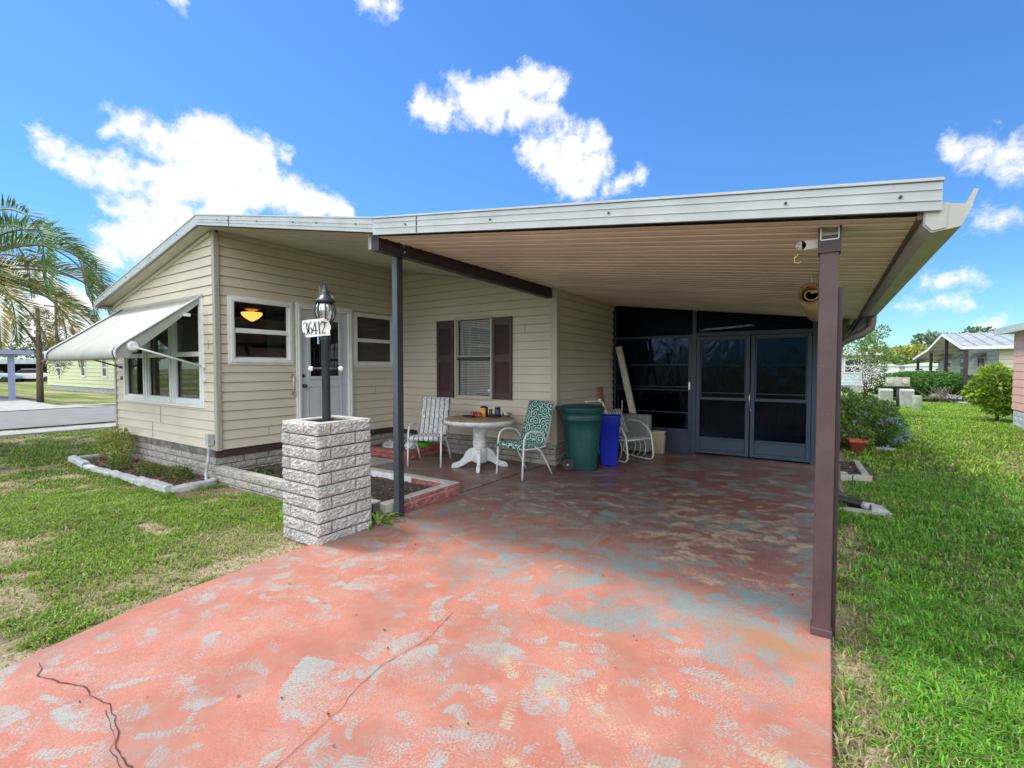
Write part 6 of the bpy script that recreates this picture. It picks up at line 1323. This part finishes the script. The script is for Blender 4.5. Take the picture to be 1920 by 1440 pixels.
def tree(name, label, loc, h, crown_blobs, n, L, W, col, trunk_r=.1, limbs=6, cat='tree', group=None, fork=.45, m=None, col2=None, f2=0., colv=.35):
    t = thing(name, label, cat, loc, 0, group); x, y, z = loc; mb = MB()
    mb.tube([(x, y, z), (x + .02, y, z + h * fork * .6), (x - .01, y + .01, z + h * fork)], [trunk_r * 1.2, trunk_r, trunk_r * .8], 8)
    for k in range(limbs):
        b = random.choice(crown_blobs); e = Vector((b[0] + random.uniform(-.4, .4) * b[3], b[1] + random.uniform(-.4, .4) * b[4], b[2] + random.uniform(-.2, .6) * b[5])); s = Vector((x, y, z + h * fork * random.uniform(.75, 1.))); mm = s.lerp(e, .5) + Vector((random.uniform(-.1, .1), random.uniform(-.1, .1), .05)) * h * .2
        mb.tube([s, mm, e], [trunk_r * .55, trunk_r * .35, trunk_r * .1], 6)
    mb.build('trunk', m_bark, t)
    crown('crown', crown_blobs, n, L, W, col, t, col2=col2, f2=f2, colv=colv); return t
# street tree across the road
t = thing('dead_palm', 'thin dark bare trunked tree across the street, left of the yellow house', 'tree', (-29.9, 6.3, GL))
mb = MB(); mb.tube([(-29.9, 6.3, GL), (-29.88, 6.3, 1.2), (-29.95, 6.32, 2.4), (-29.92, 6.3, 4.2)], [.13, .12, .10, .07], 8); mb.tube([(-29.93, 6.3, 2.5), (-30.2, 5.9, 3.3), (-30.9, 5.4, 4.1)], [.07, .05, .03], 6); mb.tube([(-29.9, 6.3, 1.3), (-29.75, 6.5, 1.9), (-29.6, 6.7, 2.4)], [.06, .05, .04], 6); mb.build('trunk', m_bark, t)
crown('crown', [(-29.6, 6.8, 2.1, .5, .5, .8), (-29.8, 6.5, 3.4, .5, .6, .7)], 700, .32, .02, (.16, .14, .08), t)
# crape myrtle and far trees at the right
tree('flowering_tree', 'loose tree with light leaves and white blossom behind the carport gutter', (1.05, 19.5, GL), 2.8, [(.85, 19.5, 2.2, .55, .6, .5), (1.25, 19.6, 2.0, .45, .5, .45), (.9, 19.4, 2.55, .35, .4, .3), (1.3, 19.6, 1.5, .35, .4, .3), (1.45, 19.7, 2.7, .25, .3, .2)], 2200, .09, .022, (.20, .30, .07), .035, 14, fork=.25)
P_ = rng.normal(size=(900, 3)) * [.30, .3, .28] + [1.05, 19.2, 1.3]; V, F = leaves_np(P_, rand_dir(900), rand_dir(900), rng.uniform(.03, .07, 900), rng.uniform(.012, .025, 900), .3)
np_mesh('blossom', V, F, m_leaf, bpy.data.objects['flowering_tree'], col=(np.array([[.80, .76, .74]]) * rng.uniform(.7, 1.1, (900, 1))).repeat(5, 0))
t = thing('round_hedge', 'wide round clipped dark green bush with bare branches showing at its foot', 'bush', (3.9, 30, GL))
crown('crown', [(3.9, 30., .83, 2.0, 1.4, .50), (2.6, 30.6, .62, 1.0, 1.2, .5), (5.2, 30., .72, .75, 1.1, .45), (3.3, 30.4, .4, 1.0, 1.0, .35)], 34000, .10, .034, (.10, .22, .045), t, colv=.45, shell=.6)
mb = MB()
for k in range(46):
    a = random.uniform(0, 6.28); x0 = 4.4 + random.uniform(-.5, .5); q_ = random.uniform(.35, 1.1); mb.tube([(x0, 29.3 + random.uniform(-.2, .2), GL), (x0 + math.cos(a) * .35 * q_, 29.0 + .4 * math.sin(a), .25), (x0 + math.cos(a) * .9 * q_, 28.9 + .8 * math.sin(a), .66)], [.016, .011, .006], 5)
mb.build('branches', mat('grey_branch', (.36, .33, .28), .9, .2), t)
tree('lime_shrub', 'bright yellow green upright shrub at the corner of the pink house', (4.12, 19.2, GL), 1.6, [(4.1, 19.2, .9, .62, .55, .42), (4.05, 19.2, 1.28, .36, .36, .3), (4.3, 19.1, .55, .5, .5, .3), (3.75, 19.2, .75, .35, .4, .3), (4.55, 19.1, .95, .3, .4, .3), (4.15, 19.1, .38, .35, .4, .2)], 6000, .12, .028, (.36, .50, .06), .04, 10, 'shrub', fork=.2, col2=(.10, .20, .03), f2=.5)
k = 0
for (x, y, h, wd, c, lb) in ((7, 95, 4.6, 4.5, (.20, .30, .08), 'low bushy tree on the horizon left of the open porch roof'), (12.5, 98, 5.2, 4.5, (.34, .38, .08), 'yellow green rounded tree on the horizon just left of the porch roof'), (17, 105, 8.2, 5, (.15, .21, .10), 'tallest dark tree on the horizon behind the porch roof'), (22, 100, 6., 5, (.28, .34, .08), 'broad green tree seen between the porch posts'), (27.5, 96, 5.5, 5, (.36, .42, .09), 'bright green tree seen low through the middle porch posts'), (33, 95, 6, 6, (.26, .34, .08), 'green tree behind the awnings of the cream house'), (2, 100, 4.6, 4, (.22, .3, .08), 'small tree on the horizon right of the pale blue house'), (-4, 104, 6, 5, (.2, .3, .08), 'tree behind the pale blue house')):
    bl = [(x + random.uniform(-.6, .6) * wd, y + random.uniform(-1.5, 1.5), h * random.uniform(.35, .78), wd * random.uniform(.35, .6), wd * .5, h * random.uniform(.18, .26)) for _ in range(7)]
    tree('background_tree', lb, (x, y, GL), h, bl, 2600, .60, .22, c, .15, 5, group='trees along the horizon', colv=.4)
for (x, y, h, wd, lb) in ((-95, 12, 7, 6, 'grey green tree above the far carport at the left'), (-104, 24, 6, 7, 'tree on the horizon behind the parked cars'), (-92, 30, 7, 6, 'tree behind the yellow house')):
    bl = [(x + random.uniform(-2, 2), y + random.uniform(-.6, .6) * wd, h * random.uniform(.4, .8), wd * .45, wd * random.uniform(.3, .5), h * .2) for _ in range(7)]
    tree('background_tree', lb, (x, y, GL), h, bl, 1500, .5, .14, (.12, .15, .08), .15, 5, group='trees along the horizon')

# ================================================================== THE RIGHT SIDE
um = thing('utility_meter', 'metal box with two round dials on a short pole in front of the hedge', 'utility meter', (2.3, 23.6, GL))
MB().box(1.93, 2.66, 23.6, 23.75, .80, 1.14).build('meter_box', m_meter, um, bevel=.01)
for x in (2.06, 2.53): mb = MB(); mb.tube([(x, 23.6, .98), (x, 23.52, .98)], [.10, .085], 16); mb.build('dial', m_cream, um)
MB().tube([(2.31, 23.68, GL), (2.31, 23.68, .80)], .045, 8).build('pole', m_slate, um)
for (x, lb) in ((2.02, 'grey green utility cabinet left of the meter pole'), (2.68, 'grey green utility cabinet right of the meter pole')):
    tag(MB().prism_x([(24.4, GL), (24.4, .60), (24.5, .66), (24.95, .66), (24.95, GL)], x - .20 - .02, x + .22).build('utility_cabinet', m_concrete_p, bevel=.015), lb, 'utility cabinet', 'utility cabinets')
tag(MB().lathe([(.135, 0), (.14, .03), (.14, .52), (.12, .555), (0, .56)], (2.77, 22.65, GL), 18).build('utility_pedestal', m_moss), 'short mossy green round pedestal on the grass beside the utility cabinets', 'utility pedestal')
def simple_siding(x0, x1, y0, y1, z0, z1, m, parent, course=.2):
    mb = MB(); siding(mb, lambda u, z, o=0: (u, y0 - o, z), x0, x1, z0, (z1, z1), (), course, .02); siding(mb, lambda u, z, o=0: (x0 - o, u, z), y0, y1, z0, (z1, z1), (), course, .012)
    siding(mb, lambda u, z, o=0: (x1 + o, u, z), y0, y1, z0, (z1, z1), (), course, .02); siding(mb, lambda u, z, o=0: (u, y1 + o, z), x0, x1, z0, (z1, z1), (), course, .02); return mb.build('wall', m, parent)
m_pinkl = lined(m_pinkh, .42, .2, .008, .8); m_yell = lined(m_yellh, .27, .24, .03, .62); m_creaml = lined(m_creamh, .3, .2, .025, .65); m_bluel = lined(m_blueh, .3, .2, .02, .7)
def win(parent, P, u0, u1, z0, z1, t=.07):
    mb = MB(); pbox(mb, P, u0, u0 + t, z0, z1, 0, .04); pbox(mb, P, u1 - t, u1, z0, z1, 0, .04); pbox(mb, P, u0 + t, u1 - t, z0, z0 + t, 0, .04); pbox(mb, P, u0 + t, u1 - t, z1 - t, z1, 0, .04); pbox(mb, P, u0 + t, u1 - t, (z0 + z1) / 2 - .03, (z0 + z1) / 2 + .03, 0, .035)
    w_ = mb.build('window', m_white, parent); mb = MB(); pbox(mb, P, u0 + t, u1 - t, z0 + t, z1 - t, .003, .012); mb.build('pane', mat('dark_glass', (.03, .04, .045), .08, .2), w_)
ph = thing('pink_house', 'salmon pink neighbour house with grey block skirting at the right edge', 'house', (6, 14, GL))
simple_siding(4.12, 9.5, 6, 17.85, .42, 2.42, m_pinkl, ph)
mb = MB(); blockwall(mb, lambda u, z, o=0: (4.14 - o, u, z), 6, 17.8, GL, 3, .155, .45, .012, 31, .01, .004, (4, 2)); blockwall(mb, lambda u, z, o=0: (u, 17.82 + o, z), 4.14, 9.4, GL, 3, .155, .45, .012, 32, .01, .004, (4, 2)); mb.build('block_skirting', m_curb, ph)
MB().box(4.15, 9.45, 6.05, 17.8, GL, .42).build('foundation', m_mortar, ph)
MB().prism_y([(3.86, 2.42), (3.86, 2.55), (6.8, 3.35), (9.8, 2.55), (9.8, 2.42)], 5.6, 18.3).build('roof', m_roof, ph)
MB().box(3.82, 3.86, 5.58, 18.32, 2.40, 2.57).build('fascia', m_fascia, ph)
ch = thing('cream_house', 'cream neighbour house with grey metal roof and open gabled porch on brown posts', 'house', (9, 33, GL))
simple_siding(6.3, 15, 29.3, 43, .3, 2.45, m_creaml, ch)
MB().box(6.35, 14.9, 29.35, 42.9, GL, .3).build('foundation', m_curb, ch)
def metal_roof(name, xa, xb, pts, parent, th=.07, rib=.45):
    mb = MB(); p = [(y, z) for y, z in pts] + [(y, z - th) for y, z in reversed(pts)]; mb.prism_x(p, xa, xb)
    x = xa + .02
    while x < xb:
        for (a, b) in zip(pts[:-1], pts[1:]): mb.bar((x, a[0], a[1] + .03), (x, b[0], b[1] + .03), .05, .09)
        x += rib
    return mb.build(name, m_metroof, parent)
metal_roof('porch_roof', 5.0, 9.2, [(28.7, 2.45), (33.1, 3.28), (37.2, 2.62), (43, 2.15)], ch)
metal_roof('roof', 8.2, 15.2, [(29.0, 2.72), (34.6, 3.72), (43.5, 2.5)], ch)
mb = MB(); mb.bar((4.98, 28.7, 2.40), (4.98, 33.1, 3.23), .05, .13); mb.bar((4.98, 33.1, 3.23), (4.98, 37.2, 2.57), .05, .13); mb.bar((4.98, 37.2, 2.57), (4.98, 43, 2.10), .05, .13); mb.bar((4.98, 28.66, 2.40), (9.2, 28.66, 2.40), .05, .13); mb.build('porch_fascia', m_white, ch)
mb = MB(); mb.add([(5.02, 28.8, 2.36), (5.02, 33.1, 3.17), (9.1, 33.1, 3.17), (9.1, 28.8, 2.36), (5.02, 43, 2.04), (9.1, 43, 2.04), (5.02, 37.2, 2.5), (9.1, 37.2, 2.5)], [(0, 1, 2, 3), (1, 6, 7, 2), (6, 4, 5, 7)]); mb.build('porch_ceiling', m_creamh, ch)
for (y, z) in ((28.85, 2.35), (33.1, 3.15), (37.4, 2.45), (42.2, 2.08)): MB().box(5.08, 5.22, y - .07, y + .07, GL, z).build('porch_post', m_brown, ch)
mb = MB(); mb.box(5.10, 5.18, 37.2, 42.2, 2.0, 2.1); mb.box(5.1, 5.18, 33.1, 37.3, 2.36, 2.46); mb.build('porch_beam', m_brown, ch)
for y in (31.4, 35.2, 38.8): win(ch, lambda u, z, o=0: (6.3 - o, u, z), y, y + 1.3, 1.0, 2.05)
for x in (7.0, 8.6): win(ch, lambda u, z, o=0: (u, 29.28 - o, z), x, x + .8, 1.0, 2.1)
for y in (31.2, 35.0, 38.6):
    mb = MB(); mb.prism_y([(6.27, 2.25), (5.75, 1.95), (5.70, 1.80), (5.73, 1.80), (5.78, 1.92), (6.27, 2.18)], y, y + 1.9) ; tag(mb.build('small_awning', m_awn), 'pale curved window awning on the cream house side wall, ' + {31.2: 'nearest the front', 35.0: 'middle one', 38.6: 'farthest back'}[y], 'awning', 'awnings on the cream house')
bh = thing('pale_blue_house', 'pale blue house seen behind the flowering tree', 'house', (-1, 42, GL))
simple_siding(-7, 2.75, 40.7, 50, .3, 2.42, m_bluel, bh); MB().box(-6.95, 2.7, 40.75, 49.9, GL, .3).build('foundation', m_curb, bh)
MB().prism_y([(-7.4, 2.40), (-7.4, 2.52), (-2.1, 3.0), (3.1, 2.52), (3.1, 2.40)], 40.2, 50.4).build('roof', m_roof, bh); win(bh, lambda u, z, o=0: (u, 40.67 - o, z), 1.0, 2.0, 1.15, 2.15); win(bh, lambda u, z, o=0: (u, 40.67 - o, z), -2.5, -1.5, 1.15, 2.15)
MB().box(2.72, 2.82, 40.62, 40.72, .3, 2.42).build('corner_trim', m_white, bh)
for i, (x, y) in enumerate(((5.2, 78), (11, 80), (17, 82))):
    o = thing('white_mobile_home', ('white mobile home far beyond the hedge, left one of three', 'white mobile home far beyond the hedge, middle one of three', 'white mobile home far beyond the hedge, right one of three')[i], 'house', (x, y, GL), 0, 'white mobile homes in the distance')
    MB().box(x - 2.5, x + 2.5, y, y + 6, GL + .4, 1.75).build('wall', m_white, o); MB().prism_y([(x - 2.7, 1.75), (x - 2.7, 1.85), (x, 2.25), (x + 2.7, 1.85), (x + 2.7, 1.75)], y - .3, y + 6.3).build('roof', m_roof, o); MB().box(x - 2.4, x + 2.4, y + .1, y + 5.9, GL, GL + .4).build('foundation', m_curb, o)
    for k in (-1.6, .4): win(o, lambda u, z, oo=0: (u, y - oo, z), x + k, x + k + .9, .9, 1.5)

# ================================================================== ACROSS THE ROAD
yh = thing('yellow_house', 'pale yellow house with three narrow windows across the street', 'house', (-40, 14, GL))
simple_siding(-48.3, -31.0, 10.6, 18, .27, 2.6, m_yell, yh, .24)
mb = MB(); blockwall(mb, lambda u, z, o=0: (u, 10.66 - o, z), -48.2, -31.1, GL, 2, .155, .42, .012, 41, .012, .004, (3, 2)); mb.build('block_skirting', m_curb, yh); MB().box(-48.2, -31.1, 10.68, 17.9, GL, .28).build('foundation', m_mortar, yh)
MB().prism_x([(10.2, 2.58), (10.2, 2.70), (14.3, 3.3), (18.4, 2.70), (18.4, 2.58)], -48.6, -30.7).build('roof', m_roof, yh)
for x in (-45.8, -40.75, -36.95): win(yh, lambda u, z, o=0: (u, 10.58 - o, z), x, x + .85, .93, 2.15, .1)
nc = thing('neighbour_carport', 'lavender flat roofed carport on posts across the street', 'carport', (-35, 3, GL))
mb = MB(); mb.prism_x([(-6, 2.42), (-6, 2.62), (6.7, 2.36), (6.7, 2.16)], -38.5, -32.6); mb.build('roof', m_lav, nc)
for (x, y) in ((-33.1, 5.98), (-33.1, 4.2), (-37.8, 5.98), (-37.8, 4.2)): MB().box(x - .13, x + .13, y - .1, y + .1, GL, 2.2).build('post', m_lav, nc)
fc = thing('long_carport', 'long white roofed carport with parked cars far across the street', 'carport', (-80, 16, GL))
MB().prism_x([(9., 1.95), (9., 2.5), (24, 2.6), (24, 2.1)], -86, -78).build('roof', m_roof, fc)
for (x, y) in ((-78.4, 9.5), (-78.4, 14), (-78.4, 18.5), (-78.4, 23.5), (-85.6, 9.5), (-85.6, 23.5)): MB().box(x - .08, x + .08, y - .08, y + .08, GL, 2.1).build('post', m_white, fc)
MB().box(-86, -85.9, 9, 24, GL, 2.1).build('back_wall', m_dark, fc)
def car(label, loc, rz, m, group):
    t = thing('parked_car', label, 'car', loc, rz, group); P2 = lambda s: [(x, z) for x, z in s]
    mb = MB(); mb.prism_y([(-2.2, .35), (-2.25, .7), (-2.1, .95), (-1.3, 1.0), (1.0, .98), (2.1, .82), (2.25, .6), (2.2, .32)], -.85, .85); mb.build('body', m, t, absolute=False, bevel=.08)
    mb = MB(); mb.prism_y([(-1.5, 1.0), (-.9, 1.42), (.3, 1.44), (1.0, .98)], -.76, .76); mb.build('windows', mat('car_glass', (.02, .025, .03), .1), t, absolute=False, bevel=.06)
    MB().prism_y([(-.92, 1.40), (-.85, 1.46), (.28, 1.48), (.34, 1.42)], -.7, .7).build('car_roof', m, t, absolute=False)
    for x in (-1.35, 1.35):
        for y in (-.82, .82): mb = MB(); mb.tube([(x, y - .1, .32), (x, y + .1, .32)], .32, 16); mb.build('wheel', m_black, t, absolute=False)
car('pale blue and silver parked car under the far carport', (-76, 12.2, GL), R(60), mat('car_silver', (.45, .55, .65), .2, .03, metal=.3), 'cars under the far carport'); car('white parked car under the far carport, right of the silver one', (-76, 15.6, GL), R(60), mat('car_white', (.65, .66, .68), .25, .03), 'cars under the far carport'); car('dark parked car under the far carport, left of the silver one', (-77, 9.6, GL), R(60), mat('car_dark', (.03, .035, .05), .2, .03), 'cars under the far carport')
fn = thing('chain_link_fence', 'low chain link fence running behind the street tree', 'fence', (-58, 10, GL))
mb = MB(); mb.bar((-60, -2, 1.05), (-60, 13, 1.05), .04, .04); mb.bar((-60, 13, 1.05), (-50, 14.5, 1.05), .04, .04); mb.build('top_rail', m_rod, fn)
for y in (-1, 2, 5, 8, 11): MB().tube([(-60, y, GL), (-60, y, 1.08)], .035, 6).build('fence_post', m_rod, fn)
up = thing('utility_pole', 'thin dark utility pole behind the awning', 'utility pole', (-67, 15.5, GL)); MB().tube([(-67, 15.5, GL), (-67, 15.5, 8.4)], [.16, .11], 8).build('pole', m_bark, up); MB().bar((-67, 14.6, 7.9), (-67, 16.4, 7.9), .1, .12).build('crossarm', m_bark, up)
for z0, lb in ((6.6, 'upper overhead wire crossing the sky at the far left'), (4.2, 'lower overhead wire crossing the sky at the far left')):
    mb = MB(); mb.tube([(-67 - .0, 15.5, z0), (-67, 0, z0 - .6), (-67, -20, z0)], .025, 4); tag(mb.build('overhead_wire', m_black), lb, 'wire', 'overhead wires')
